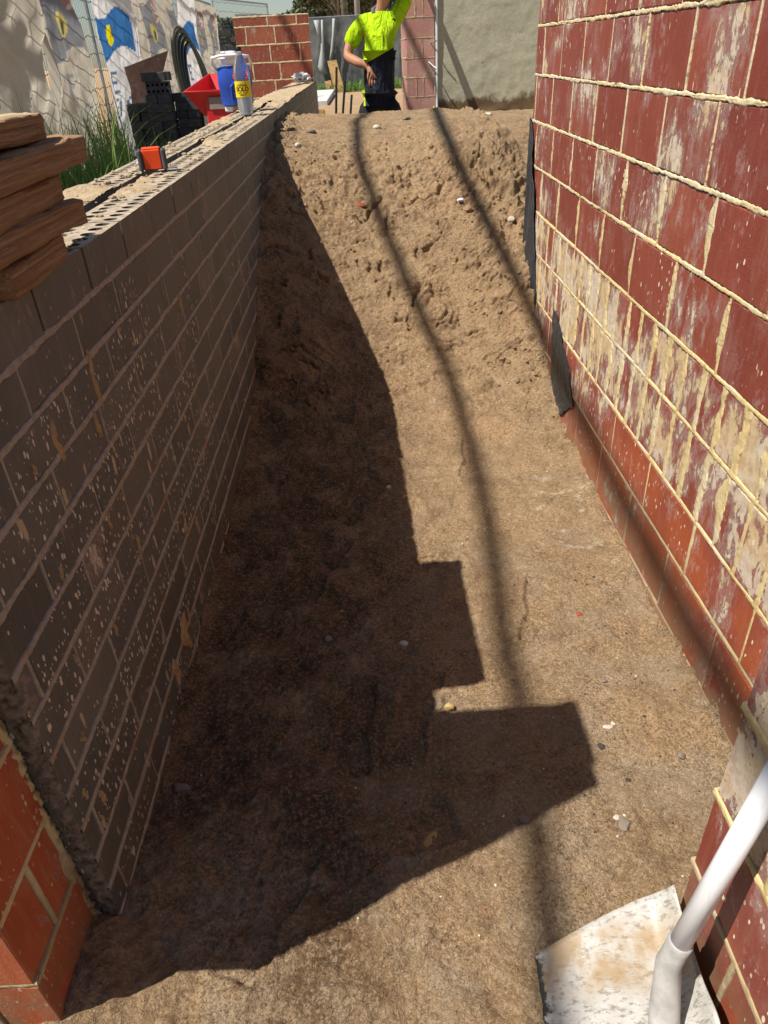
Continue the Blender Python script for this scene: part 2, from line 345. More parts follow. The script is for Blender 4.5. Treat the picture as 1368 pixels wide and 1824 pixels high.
M_PINE = plain('pine_board', (.42, .27, .11), .8, .2, .25, 18)
M_CARD = plain('printed_label_panel', (.30, .24, .22), .8, .2, .15)
M_BARK = plain('bark', (.20, .18, .15), .9, .1, .4, 6, .02)
M_YLAB = plain('yellow_label', (.80, .58, .0), .4, .4, .03)
M_INK = plain('black_ink', (.015, .02, .02), .5, .3, .02)
M_BAG = plain('clear_wrinkled_plastic', (.62, .64, .66), .25, .6, .15)
M_PALE = plain('pale_stone', (.52, .47, .38), .85, .2, .2, 60, .002)
M_YST = plain('yellow_stone', (.50, .35, .15), .85, .2, .2, 60, .002)
M_GST = plain('grey_stone', (.22, .18, .145), .85, .2, .2, 60, .002)
M_DST = plain('dark_stone', (.055, .045, .042), .8, .25, .2, 60, .002)
M_RCH = plain('red_brick_chip', (.33, .07, .04), .85, .2, .2, 60, .002)
def glassy(name, col, rough, tr):
    t = NT(name, rough, .5); t.b.inputs['Transmission Weight'].default_value = tr; t.b.inputs['IOR'].default_value = 1.12
    n = t.noise(t.ob(), 40, 4, .6); return t.fin(col, t.bump(n, .5, .004))
M_PET = glassy('clear_bottle_plastic', (.90, .93, .95), .08, .93)
t = NT('leaf', .6, .25); rn = t.noise(t.pos(), .7, 3, .5); r2 = t.noise(t.pos(), 9, 2, .5)
col = t.mix(t.rmp(r2, .35, .65), t.ramp(rn, [(.3, (.030, .045, .022)), (.7, (.075, .092, .045))]), (.10, .115, .065))
M_LEAF = t.fin(col)
t = NT('grass_blade', .55, .3); r2 = t.noise(t.pos(), 14, 3, .6)
col = t.ramp(r2, [(.3, (.09, .19, .045)), (.55, (.18, .31, .08)), (.75, (.42, .44, .20))])
tl = t.n('ShaderNodeBsdfTranslucent'); t.L(col, tl.inputs[0]); ms = t.n('ShaderNodeMixShader'); ms.inputs[0].default_value = .45
t.L(t.b.outputs[0], ms.inputs[1]); t.L(tl.outputs[0], ms.inputs[2]); t.L(ms.outputs[0], t.t.nodes['Material Output'].inputs[0])
M_GRASS = t.fin(col)
def cloth_mat(name, tint, tl_amt):
    t = NT(name, .85, .1); a = t.n('ShaderNodeVertexColor'); a.layer_name = 'print'
    w = t.noise(t.scl(t.pos(), 1, 1, 1), 160, 2, .5); c = t.mix(t.rmp(w, .4, .65, 0, .35), a.outputs[0], t.mix(.5, a.outputs[0], (.15, .14, .12)))
    c = t.mix(1.0, c, tint, 'MULTIPLY')
    tl = t.n('ShaderNodeBsdfTranslucent'); t.L(c, tl.inputs[0]); ms = t.n('ShaderNodeMixShader'); ms.inputs[0].default_value = tl_amt
    t.L(t.b.outputs[0], ms.inputs[1]); t.L(tl.outputs[0], ms.inputs[2]); t.L(ms.outputs[0], t.t.nodes['Material Output'].inputs[0])
    return t.fin(c)
M_CLOTH = cloth_mat('banner_mesh_cloth', (1, 1, 1), .55)
M_CLOTHG = cloth_mat('grey_shade_cloth', (.5, .52, .52), .3)

# ------------------------------------------------------------------ terrain
PROF = [(-9, 0), (1.9, 0), (2.5, .025), (2.85, .07), (3.05, .14), (3.25, .28), (3.52, .45), (3.82, .62), (4.1, .77), (4.38, .89), (4.8, .965), (5.5, .975), (6.2, .84), (7.0, .45), (7.6, .24), (9, .22), (12, .3), (18, .35), (300, .35)]
PROFR = [(-9, 0), (1.9, 0), (2.5, .025), (2.85, .07), (3.05, .14), (3.25, .28), (3.52, .45), (3.82, .62), (4.1, .77), (4.38, .89), (4.8, .95), (5.6, .93), (8.3, .70), (8.7, .70), (10, .5), (13, .35), (300, .35)]
def terrain(X, Y):
    X = np.asarray(X, float); Y = np.asarray(Y, float)
    sh = .2*sm(-X, .05, .5)+.2*sm(X, .35, .75)
    Ye = np.where(Y < 6, Y+sh*sm(Y, 2.0, 2.8)*(1-sm(Y, 4.0, 4.8)), Y)
    w = sm(X, .45, .95)
    z = ip(Ye, PROF)*(1-w)+ip(Ye, PROFR)*w
    z = z+.05*np.exp(-((X+.56)/.1)**2-((Y-.62)/.16)**2)
    L = sm(-X, .62, .72)*sm(Y, .45, .75)*(1-sm(Y, 9.6, 10.5))
    L = np.maximum(L, sm(-X, .95, 1.3)*(1-sm(Y, 9.6, 10.5)))
    z = z*(1-L)+.35*L
    Rg = sm(X, .95, 1.15)*(1-sm(Y, 3.3, 3.8))
    return z*(1-Rg)+.45*Rg
xs = np.concatenate([np.arange(-.62, .80, .0055), np.arange(.80, 2.3, .03)])
ys = np.concatenate([np.arange(.25, 2.4, .0055), np.arange(2.4, 2.9, .0065), np.arange(2.9, 4.45, .0042), np.arange(4.45, 5.0, .0065), np.arange(5.0, 8.6, .02)])
GX, GY = np.meshgrid(xs, ys, indexing='ij')
Z = terrain(GX, GY)
slope = np.gradient(Z, axis=1)/np.gradient(GY, axis=1)
SL = np.concatenate([np.zeros((len(xs), 1)), np.cumsum(np.sqrt(1+((slope[:, 1:]+slope[:, :-1])/2)**2)*np.diff(GY, axis=1), axis=1)], 1)
ramp_w = sm(GY, 2.35, 2.95)*(1-sm(GY, 4.0, 4.7)*.88)
shade_w = sm(-GX, -.2, .1)*(1-sm(GY, 3.0, 3.6))
D = np.zeros_like(Z); SX = GX; SY = SL
n0 = fbm(SX, SY, 4, 3, 1); n1 = fbm(SX, SY*1.3, 13, 4, 5); n2 = fbm(SX, SY*1.2, 45, 4, 11); n3 = fbm(SX, SY, 110, 2, 31)
D += .010*n0*(1+1.4*ramp_w) + n1*(.0068+.005*ramp_w+.007*shade_w) + n2*(.0042+.0030*ramp_w+.0035*shade_w) + n3*(.0026+.0016*ramp_w)
pat = sm(fbm(SX, SY, 5, 3, 91), -.08, .14); D += (pat-.5)*.006*(1-ramp_w) + pat*.0045*fbm(SX, SY, 60, 3, 93, .65)
# broken plates: terraces of a warped noise, wider than tall as the bucket left them
wx = SX+.04*fbm(SX, SY, 9, 2, 41); wy = SY+.05*fbm(SX, SY, 9, 2, 43)
tz = vn(wx*6.5, wy*13, 51)*4.5; fr = tz-np.floor(tz); step = np.floor(tz)+sm(fr, .93, 1.0)
tz2 = vn(wx*13+7, wy*24, 57)*3; step2 = np.floor(tz2)+sm(tz2-np.floor(tz2), .90, 1.0)
D += (step/4.5-.5)*.046*ramp_w*sm(n0, -.4, .2) + (step2/3-.5)*.015*ramp_w*sm(n1, -.3, .3) + (step/4.5-.5)*.012*shade_w
# cut marks: short dark ledges, mostly level, some upright
r_ = np.random.RandomState(3)
for i in range(80):
    cx_, cy_ = r_.uniform(-.45, .66), r_.uniform(2.6, 4.35); a = r_.choice([0, .08, -.1, .25, -.3, .05, 1.45, 1.7]); Ln = r_.uniform(.025, .055); wd = r_.uniform(.006, .010); dp = r_.uniform(.018, .036)
    ix = int(np.searchsorted(xs, cx_)); iy = int(np.searchsorted(ys, cy_)); s0 = SL[min(ix, len(xs)-1), min(iy, len(ys)-1)]
    dx, dy = SX-cx_, SY-s0; u = dx*math.cos(a)+dy*math.sin(a); v = -dx*math.sin(a)+dy*math.cos(a)
    v = v+.005*np.sin(u*70+i)+.004*np.sin(u*190+2*i); e_ = np.exp(-np.abs(u/Ln)**6)
    D -= dp*e_*np.exp(-(v/wd)**2); D += dp*.5*e_*np.exp(-((v+.020)/.014)**2)
# the long crack under the top lip
for (x0, y0, x1, y1) in ((-.02, 3.80, .09, 3.98), (.09, 3.98, .20, 3.90), (.2, 3.90, .38, 3.95), (-.10, 3.86, -.02, 3.80), (.36, 3.95, .42, 4.06), (.26, 3.60, .33, 3.66), (.18, 3.30, .24, 3.42)):
    L_ = math.hypot(x1-x0, y1-y0); ux, uy = (x1-x0)/L_, (y1-y0)/L_; u = (GX-x0)*ux+(GY-y0)*uy; v = -(GX-x0)*uy+(GY-y0)*ux+.006*np.sin(u*80)
    e_ = sm(u, -.01, .02)*(1-sm(u, L_-.02, L_+.01)); D -= .038*e_*np.exp(-(v/.010)**2); D += .014*e_*np.exp(-((v+.03)/.024)**2)
# clods beside the membrane and along the grey wall
cl = sm(GY, 3.1, 3.5)*(1-sm(GY, 4.4, 4.9))*sm(GX, .36, .58)+sm(GY, 4.1, 4.5)*(1-sm(GY, 5.6, 6.2))*sm(-GX, .30, .42)+.6*sm(GY, 3.7, 3.9)*(1-sm(GY, 4.1, 4.4))
cn = fbm(SX, SY, 18, 3, 77, .6); D += cl*(.022*np.maximum(cn, -.35)+.013*fbm(SX, SY, 40, 3, 79, .6)+.012*np.sign(fbm(SX, SY, 24, 2, 83))*np.abs(fbm(SX, SY, 24, 2, 83))**.4)
Z0 = Z.copy(); Z = D
def boot(cx_, cy_, a, Ln=.145, w=.052, dp=.010):
    global Z
    dx, dy = GX-cx_, GY-cy_; u = dx*math.cos(a)+dy*math.sin(a); v = -dx*math.sin(a)+dy*math.cos(a)
    wl = w*(1-.28*np.exp(-((u+.03)/.04)**2)); m_ = (1-sm(np.abs(u), Ln-.012, Ln))*(1-sm(np.abs(v), wl-.008, wl))
    rim = (1-sm(np.abs(u), Ln, Ln+.016))*(1-sm(np.abs(v), wl, wl+.014))-m_
    Z = Z-dp*m_+.35*dp*np.maximum(rim, 0)+m_*.0035*(np.sin(u*210+np.abs(v)*120) > .25)
for b_ in [(-.10, 1.13, 1.5), (.045, 1.15, 1.3), (.10, 1.72, .2), (-.2, 1.75, 1.2), (-.02, .83, .35), (.35, 2.35, 1.4), (-.08, 2.1, 1.0), (-.25, .72, 1.2), (.42, 1.5, 1.3)]: boot(*b_)
Z -= .010*np.exp(-(((GX-.44)+(GY-.86)*.15)/.022)**2-((GY-.87)/.045)**2)
Z += .022*np.exp(-np.abs(GX-XL)/.035)*(1+.8*n1)*sm(GY, .8, 1.2) + .018*np.exp(-np.abs(GX-XR)/.025)*(1+2.0*n1+.5*n2)
D = Z; nl = np.sqrt(1+slope**2); PY = GY-D*slope/nl; Z = Z0+D/nl
SOILP = np.stack([GX, PY, Z], -1)
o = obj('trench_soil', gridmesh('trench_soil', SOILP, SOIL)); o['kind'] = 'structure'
def soil_z(x, y):
    i = int(np.clip(np.searchsorted(xs, x), 1, len(xs)-1)); j = int(np.clip(np.searchsorted(ys, y), 1, len(ys)-1)); return float(Z[i, j])
cxs = np.unique(np.concatenate([-np.geomspace(3, 260, 30)[::-1], np.arange(-3, 3.01, .1), np.geomspace(3.2, 260, 30)]))
cys = np.unique(np.concatenate([-np.geomspace(1, 60, 14)[::-1], np.arange(-.95, 13, .1), np.geomspace(13.2, 420, 36)]))
CX, CY = np.meshgrid(cxs, cys, indexing='ij'); CZ = terrain(CX, CY)-.004+.03*fbm(CX, CY, 1.2, 4, 5)*sm(CY, 7, 9)
ins = (CX > -.6) & (CX < 2.2) & (CY > .3) & (CY < 8.5)
q = ~(ins[:-1, :-1] & ins[1:, :-1] & ins[1:, 1:] & ins[:-1, 1:]); CZ = np.where(ins, CZ-.03, CZ)
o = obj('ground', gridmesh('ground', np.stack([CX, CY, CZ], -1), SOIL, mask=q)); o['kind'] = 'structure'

# ------------------------------------------------------------------ bricks
def bev_brick(name, L, Hh, D, m, seed, bev=.003, jit=.0009):
    """length along Y, height Z, depth X, origin at its centre"""
    b = MB(); b.box((0, 0, 0), (D, L, Hh), bev=bev); r = random.Random(seed)
    for v in b.b.verts: v.co += Vector((r.uniform(-jit, jit), r.uniform(-jit*2, jit*2), r.uniform(-jit*2, jit*2)))
    return b.me(name, m)
def cored(name, L, Hh, D, m, rows=2, cols=5, rad=.0152):
    """brick with core holes through its top face (real holes, dark well walls)"""
    bm = bmesh.new(); n = 12; cw, chh = L/cols, D/rows; hz = Hh/2
    for i in range(cols):
        for j in range(rows):
            cy_, cx_ = -L/2+cw*(i+.5), -D/2+chh*(j+.5)
            out, inn, low = [], [], []
            for k in range(n):
                a = 2*math.pi*k/n+math.pi/4; c, s = math.cos(a), math.sin(a); q_ = 1/max(abs(c), abs(s))
                out.append(bm.verts.new((cx_+c*q_*chh/2, cy_+s*q_*cw/2, hz))); inn.append(bm.verts.new((cx_+c*rad, cy_+s*rad*1.0, hz))); low.append(bm.verts.new((cx_+c*rad, cy_+s*rad, hz-.05)))
            for k in range(n):
                k2 = (k+1) % n
                bm.faces.new((out[k], out[k2], inn[k2], inn[k])); f = bm.faces.new((inn[k], inn[k2], low[k2], low[k])); f.material_index = 0
            f = bm.faces.new(low); f.material_index = 1
    x, y = D/2, L/2
    c = [bm.verts.new(v) for v in [(-x, -y, -hz), (x, -y, -hz), (x, y, -hz), (-x, y, -hz), (-x, -y, hz), (x, -y, hz), (x, y, hz), (-x, y, hz)]]
    for f in [(0, 1, 2, 3), (0, 1, 5, 4), (1, 2, 6, 5), (2, 3, 7, 6), (3, 0, 4, 7)]: bm.faces.new([c[i] for i in f])
    bmesh.ops.recalc_face_normals(bm, faces=bm.faces)
    me = bpy.data.meshes.new(name); bm.to_mesh(me); bm.free(); me.materials.append(m); me.materials.append(M_HOLE); return me
CACHE = {}
def brick_at(wall, c, L, Hh, D, m, rz=0, seed=0, nm='brick', tilt=0.0):
    key = (round(L, 3), round(Hh, 3), round(D, 3), m.name, seed % 4)
    if key not in CACHE: CACHE[key] = bev_brick('brick', L, Hh, D, m, hash(key[:3]) % 999+seed % 4)
    return obj(nm, CACHE[key], wall, c, (tilt, 0, rz))
def strip(segs, name, m, wall):
    """segs: list of (origin, udir, vdir, out, length, halfwidth, prot, rough, step, seed) rough mortar strips, one mesh"""
    Vs, Fs = [], []
    for (o_, u, v, w, Ln, hw, prot, rg, stp, sd_) in segs:
        n = max(2, int(Ln/stp)+1); us = np.linspace(0, Ln, n); o_, u, v, w = map(lambda a: np.array(a, float), (o_, u, v, w))
        prof = [(-1.2, -.012), (-1.0, -.001), (-.88, .75), (-.3, 1.0), (.3, .85), (.9, .7), (1.0, -.001), (1.2, -.012)]
        env = np.sin(np.pi*np.clip(us/Ln, .02, .98))**.7 if (rg > .85 and .015 < hw < .03) else 1.0
        base = sum(len(x) for x in Vs)
        e1 = 1+rg*.6*fbm(us*1., us*0+sd_*3.1, 28, 4, sd_); e2 = 1+rg*.6*fbm(us*1., us*0+sd_*3.1+9, 28, 4, sd_+3)
        e1 = e1+np.maximum(fbm(us, us*0+sd_, 9, 3, sd_+8)-.35, 0)*rg*2.2; e2 = e2+np.maximum(fbm(us, us*0+sd_, 7, 3, sd_+9)-.35, 0)*rg*2.2
        P = np.zeros((n, len(prof), 3))
        for k, (a, bq) in enumerate(prof):
            wid = hw*env*a*np.where(a < 0, e1, e2)+(.0016*rg*fbm(us, us*0+sd_+(a > 0)*5, 160, 2, sd_+30) if abs(a) > .5 else 0)
            if abs(bq) < .011 and bq <= 0: out = np.full(n, -.001)
            elif bq < 0: out = np.full(n, -.012)
            else: out = bq*(.0005+prot*.35+prot*1.5*fbm(us, us*0+k*.31+sd_, 60, 4, sd_+20, .7)*rg)
            P[:, k, :] = o_+us[:, None]*u+wid[:, None]*v+out[:, None]*w
        Vs.append(P.reshape(-1, 3)); K = len(prof)
        idx = np.arange(n*K).reshape(n, K)+base
        Fs += np.stack([idx[:-1, :-1], idx[1:, :-1], idx[1:, 1:], idx[:-1, 1:]], -1).reshape(-1, 4).tolist()
    o2 = obj(name, mesh(name, np.concatenate(Vs), Fs, m, True), wall); o2['kind'] = 'stuff'; return o2

# ---- right wall
RW = thing('brick_wall', 'tall sunlit red brick wall with smeared cream mortar along the right side of the trench', 'wall', (XR, 2.0, 0))
zb = [-.155, .016, .202, .357, .544, .70, .871, 1.038, 1.206, 1.372, 1.54, 1.708, 1.876]
pitch = .2945
anch = {0: (1.36, .30), 1: (1.46, .298), 2: (1.361, .303), 3: (1.163, .1030), 4: (1.156, .1035), 5: (1.719, pitch), 6: (1.571, pitch), 7: (1.643, pitch), 8: (1.544, pitch), 9: (2.224-pitch/1.0, pitch), 10: (1.70, pitch), 11: (1.55, pitch)}
segs = []
Y0W, Y1W = .66, 3.45
for i in range(12):
    z0, z1 = zb[i], zb[i+1]; a, pt = anch[i]; head = i in (3, 4); hj = .0055
    js = [a+k*pt for k in range(-40, 60) if Y0W+.03 < a+k*pt < Y1W-.03]
    ed = [Y0W]+js+[Y1W]
    jw = .006 if head else .0035
    for k in range(len(ed)-1):
        L = ed[k+1]-ed[k]-2*jw+(.001*(k % 3-1)); 
        if L < .02: continue
        brick_at(RW, (XR+.045+random.uniform(-.0022, .0022), (ed[k]+ed[k+1])/2, (z0+z1)/2), round(L, 3), round(z1-z0-2*hj, 3), .09, M_RED, 0, i*7+k)
    dirt = z1 < .36
    for k, yj in enumerate(js):
        if z1 < -.02: continue
        
        segs.append(((XR, yj, z0+.004), (0, 0, 1), (0, 1, 0), (-1, 0, 0), z1-z0-.008, (.0118 if head else .0036)*(1.4 if (k*5+i) % 4 == 0 else 1), .0010 if not head else .0016, .7 if not head else 1.3, .004, i*31+k))
        if i in (5, 6) and (k*3+i) % 3 != 1:
            segs.append(((XR, yj+.004, z0+.03), (0, 0, 1), (0, 1, 0), (-1, 0, 0), (z1-z0)*.75, .0165, .0018, .95, .005, i*41+k))
    if z1 > 0:
        segs.append(((XR, Y0W, z1), (0, 1, 0), (0, 0, 1), (-1, 0, 0), Y1W-Y0W, (.0048 if i > 5 else .0050), .0011 if i >= 6 else .0008, 1.5 if i > 4 else 1.0, .003, i*13+3))
strip(segs, 'mortar', M_MORT, RW)
MB().box((XR+.055, (Y0W+Y1W)/2, .87), (.09, Y1W-Y0W-.004, 2.05)).build('mortar_backing', M_MORT, RW)
# membrane wrapped round the far corner
def sheet(name, pts_fn, nu, nv, m, parent, th=.0015):
    P = np.zeros((nu, nv, 3))
    for i in range(nu):
        for j in range(nv): P[i, j] = pts_fn(i/(nu-1), j/(nv-1))
    o2 = obj(name, gridmesh(name, P, m), parent); md = o2.modifiers.new('thickness', 'SOLIDIFY'); md.thickness = th; return o2
MEM = thing('plastic_membrane', 'creased black plastic membrane wrapped over the far lower corner of the right red wall', 'plastic sheet', (XR-.01, 3.3, .3))
edz = [(-.1, 2.86), (.16, 2.92), (.28, 2.95), (.51, 3.07), (.73, 3.18), (.87, 3.286), (1.02, 3.39), (1.045, 3.452)]
def mem(u, v):
    z = -.1+u*1.15; ye = ip(z, edz)*.70+3.465*.30+.006*math.sin(z*31)+.004*math.sin(z*77); y = ye+(3.465-ye)*v
    w = .006+.006*fbm(np.array([y*2.]), np.array([z]), 9, 3, 4)[0]+.004*math.sin(y*40+z*9)*min(1, (1-v)*3)*v
    return (XR-w-.003, y, z)
sheet('sheet_face', mem, 90, 24, M_SHEET, MEM)
def mem2(u, v):
    z = -.1+u*1.15; x = XR-.009+v*.20; return (x, 3.466+.006*fbm(np.array([x*2.]), np.array([z]), 9, 3, 14)[0], z)
sheet('sheet_return', mem2, 60, 10, M_SHEET, MEM)
FL = thing('plastic_offcut', 'torn black plastic flap stuck low on the right red wall near the soil', 'plastic sheet', (XR-.01, 2.65, .1))
zl = [(.07, 2.58, 2.66), (.11, 2.50, 2.72), (.17, 2.42, 2.77), (.24, 2.46, 2.775), (.31, 2.56, 2.80), (.37, 2.66, 2.81), (.42, 2.78, 2.82)]
def flap(u, v):
    z = .07+u*.35; a = ip(z, [(q[0], q[1]) for q in zl])+.012*math.sin(z*60)+.006*math.sin(z*131); b_ = ip(z, [(q[0], q[2]) for q in zl])+.006*math.sin(z*90)
    y = a+(b_-a)*v
    return (XR-.006-.0015*math.sin(v*3.1)*abs(math.sin(z*23+y*16))-.004*fbm(np.array([y]), np.array([z]), 30, 3, 9)[0], y, z)
sheet('flap_sheet', flap, 70, 36, M_SHEET, FL)

# ---- near right pier
RP = thing('brick_pier', 'near red brick pier at the bottom right that the white shovel leans on', 'pier', (.6, .5, 0))
zp_ = [-.16, .013, .177, .358, .545, .70, .871, 1.038, 1.206]
segs = []
for i in range(8):
    z0, z1 = zp_[i], zp_[i+1]
    if i % 2: ys_ = [(.658, .50), (.50, .21), (.21, -.08)]
    else: ys_ = [(.658, .35), (.35, .06), (.06, -.08)]
    for k, (b_, a_) in enumerate(ys_):
        brick_at(RP, (.476+.055+random.uniform(0, .002), (a_+b_)/2, (z0+z1)/2), round(b_-a_-.01, 3), round(z1-z0-.012, 3), .11, M_RED, 0, i+k)
        if k: segs.append(((.476, b_, z0), (0, 0, 1), (0, 1, 0), (-1, 0, 0), z1-z0, .005, .0015, .7, .006, i*3+k))
    for k, xx in enumerate((.476+.11, .86)):
        pass
    segs.append(((.476, -.08, z1), (0, 1, 0), (0, 0, 1), (-1, 0, 0),   .738, .0065, .0022, .8, .004, 60+i))
    segs.append(((.476, .658, z1), (1, 0, 0), (0, 0, 1), (0, 1, 0), .25, .0065, .0022, .8, .01, 70+i))
    brick_at(RP, (.476+.115+.09, .61, (z0+z1)/2), .13, round(z1-z0-.012, 3), .09, M_RED, R(90), i)
strip(segs, 'mortar', M_MORT, RP)
MB().box((.60, .285, .52), (.23, .73, 1.36)).build('mortar_backing', M_MORT, RP)

# ---- left pier
LP = thing('brick_pier', 'orange red brick pier at the bottom left in front of the grey wall end', 'pier', (-.7, .61, 0))
zq = [-.16, -.005, .163, .33, .50, .67, .84, 1.01, 1.18, 1.35, 1.52, 1.69]
segs = []
for i in range(11):
    z0, z1 = zq[i], zq[i+1]; hh = round(z1-z0-.010, 3); up = -.055 if i >= 4 else 0.  # upper courses, out of view, moved nearer to shape the pier's cast shadow
    if i % 2 == 0:   # one long brick along X, end showing
        for (a_, b_) in ((-.56, -.85), (-.85, -1.0)): brick_at(LP, ((a_+b_)/2+.0, .568+up, (z0+z1)/2), round(abs(b_-a_)-.008, 3), hh, .086, M_REDL, R(90), i)
        for (a_, b_) in ((-.56, -.85), (-.85, -1.0)): brick_at(LP, ((a_+b_)/2+.0, .660, (z0+z1)/2), round(abs(b_-a_)-.008, 3), hh, .080, M_REDL, R(90), i+1)
        segs.append(((-.5615, .616, z0), (0, 0, 1), (0, 1, 0), (1, 0, 0), z1-z0, .0045, .002, .5, .005, i))
    else:
        brick_at(LP, (-.56-.045, .612+up/2, (z0+z1)/2), .172-up, hh, .09, M_REDL, 0, i)
        for (a_, b_) in ((-.655, -.85), (-.85, -1.0)): brick_at(LP, ((a_+b_)/2, .612+up/2, (z0+z1)/2), round(abs(b_-a_)-.008, 3), hh, round(.170-up, 3), M_REDL, R(90), i)
        segs.append(((-.654, .526, z0), (0, 0, 1), (1, 0, 0), (0, -1, 0), z1-z0, .0045, .002, .5, .005, i))
    segs.append(((-.561, .526, z1), (0, 1, 0), (0, 0, 1), (1, 0, 0), .172, .0055, .0022, .5, .004, 30+i))
    segs.append(((-1.0, .5265, z1), (1, 0, 0), (0, 0, 1), (0, -1, 0), .44, .0055, .0022, .5, .006, 50+i))
segs.append(((-.563, .697, -.02), (0, 0, 1), (0, 1, 0), (1, 0, 0), 1.7, .008, .010, 1, .004, 99))
strip(segs, 'mortar', M_MORT, LP)
b = MB(); b.box((-.782, .612, .25), (.43, .165, .83)); b.box((-.782, .586, 1.18), (.43, .218, 1.02)); b.build('mortar_backing', M_MORT, LP)

# ---- left grey wall
LW = thing('brick_wall', 'long low grey brown brick wall in shade along the left side of the trench', 'wall', (-.665, 5.2, 0))
GY0, GY1, ZT = .703, 9.82, 1.046
zl_ = [ZT-.0862*k for k in range(0, 15)]
top_c = [cored('cored_brick', .233, .076, .110, M_GREY)]
jo = {}
segs = []; far = MB(); backsegs = []
rest = []
for r in range(14):
    z1, z0 = zl_[r], zl_[r+1]
    off = 1.592 if r % 2 == 0 else 1.472
    js = [off+.2402*k for k in range(-8, 40) if GY0+.02 < off+.2402*k < GY1-.02]; ed = [GY0]+js+[GY1]
    for k in range(len(ed)-1):
        yc = (ed[k]+ed[k+1])/2; L = ed[k+1]-ed[k]-.0065
        zsoil = float(terrain(XL+.02, yc))
        if z1 < zsoil-.1: continue
        zc = (z0+z1)/2+.0; xo = random.uniform(-.0012, .0012)
        if r == 0 and L > .22:
            if yc < 6.2: obj('brick', top_c[0], LW, (XL-.055+xo, yc, z1-.038), (0, 0, 0))
            else: rest.append((XL-.055+xo, yc, z1-.038, L))
        elif yc < 5.3 or (r < 4 and yc < 6.0): brick_at(LW, (XL-.055+xo, yc, z1-.038), round(L, 3), .076, .11, M_GREY, 0, r*5+k)
        else: rest.append((XL-.055+xo, yc, z1-.038, L))
        if r and k and yc < 6: segs.append(((XL, ed[k], z1-.076), (0, 0, 1), (0, 1, 0), (1, 0, 0), .076, .0028, -.0025 if (k*3+r) % 3 else .0012, .4, .008 if yc < 3 else .02, r*9+k))
    if r and z1 > -.02: segs.append(((XL, GY0, z1+.005), (0, 1, 0), (0, 0, 1), (1, 0, 0), GY1-GY0, .0056, .0010, .9, .005, r*11+1))
    # back leaf: only its top course and its end show
    if r == 0:
        for k in range(len(ed)-1):
            yc = (ed[k]+ed[k+1])/2+.08; L = .233
            if yc > 9.75: continue
            if yc < 5.5: obj('brick', top_c[0], LW, (XL-.110-.042-.055+random.uniform(-.002, .002), yc, z1-.040), (0, 0, 0))
            else: rest.append((XL-.207, yc, z1-.04, L))
for (x, y, z, L) in rest: far.box((x, y, z), (.11, L, .076))
o = far.build('brick', M_GREY, LW); o['kind'] = 'stuff'
strip(segs, 'mortar', M_MORG, LW)
b = MB(); b.box((XL-.056, (GY0+GY1)/2, .43), (.102, GY1-GY0-.012, 1.12)); b.box((XL-.207, (GY0+GY1)/2, .43), (.108, GY1-GY0-.01, 1.06)); b.box((XL-.13, (GY0+GY1)/2, .40), (.06, GY1-GY0-.02, 1.04)); b.build('mortar_backing', M_MORG, LW)
strip([((XL-.022, GY0, -.02), (0, 0, 1), (1, 0, 0), (0, -1, 0), 1.05, .009, .004, 1.2, .004, 201), ((XL-.004, GY0+.004, -.02), (0, 0, 1), (0, 1, 0), (1, 0, 0), 1.05, .006, .002, .84, .004, 203)], 'end_mortar', plain('dirty_dark_mortar', (.19, .16, .125), .95, .1, .5, 60, .006), LW)
# big dabs of pale mortar stuck on the shaded face
def dab(y, z, w, h, seed, th=.006, lean=0.):
    n, k = 14, 26; P = np.zeros((n, k, 3))
    for j in range(k):
        v = j/(k-1); wv = w*(math.sin(math.pi*min(1, v*.97+.015)))**.6*(.55+.45*vn(np.array([v*3.5]), np.array([seed*1.]), seed)[0]+.35*vn(np.array([v*14.]), np.array([seed*1.]), seed)[0])*(.35+.65*v if seed % 2 else 1-.5*v)
        for i in range(n):
            u = i/(n-1)*2-1; e = 1-u*u; lip = 0 if (i in (0, n-1) or j in (0, k-1)) else 1
            P[i, j] = (XL-.001+lip*th*max(e, .05)**.5*(.35+.9*vn(np.array([u*3+5]), np.array([v*9.]), seed+3)[0]), y+u*wv/2+.15*w*math.sin(v*7+seed), z-h*v)
    return gridmesh('mortar_dab', P, M_DAB)
t = NT('mortar_dab', .95, .1); p = t.pos(); n_ = t.noise(p, 90, 5, .7); M_DAB = t.fin(t.ramp(n_, [(.3, (.34, .215, .105)), (.7, (.52, .37, .20))]), t.bump(n_, 1, .004))
for (y, z, w, h, s_) in [(1.245, .895, .022, .115, 1), (1.035, .855, .030, .075, 2), (1.20, .795, .014, .055, 3), (1.93, .80, .018, .06, 4), (.94, .83, .010, .02, 5), (.91, .66, .012, .03, 6), (1.13, .62, .012, .04, 7), (.80, .40, .018, .025, 8), (.745, .33, .016, .03, 9), (.785, .27, .020, .04, 10), (.76, .24, .016, .04, 11), (1.23, .50, .014, .05, 12), (1.55, .34, .04, .06, 13), (1.36, .16, .07, .12, 14), (1.65, .27, .03, .06, 15), (1.24, .13, .05, .08, 16), (.86, .52, .008, .02, 17), (1.02, .44, .010, .03, 18)]:
    obj('mortar_dab', dab(y, z, w, h, s_), LW)
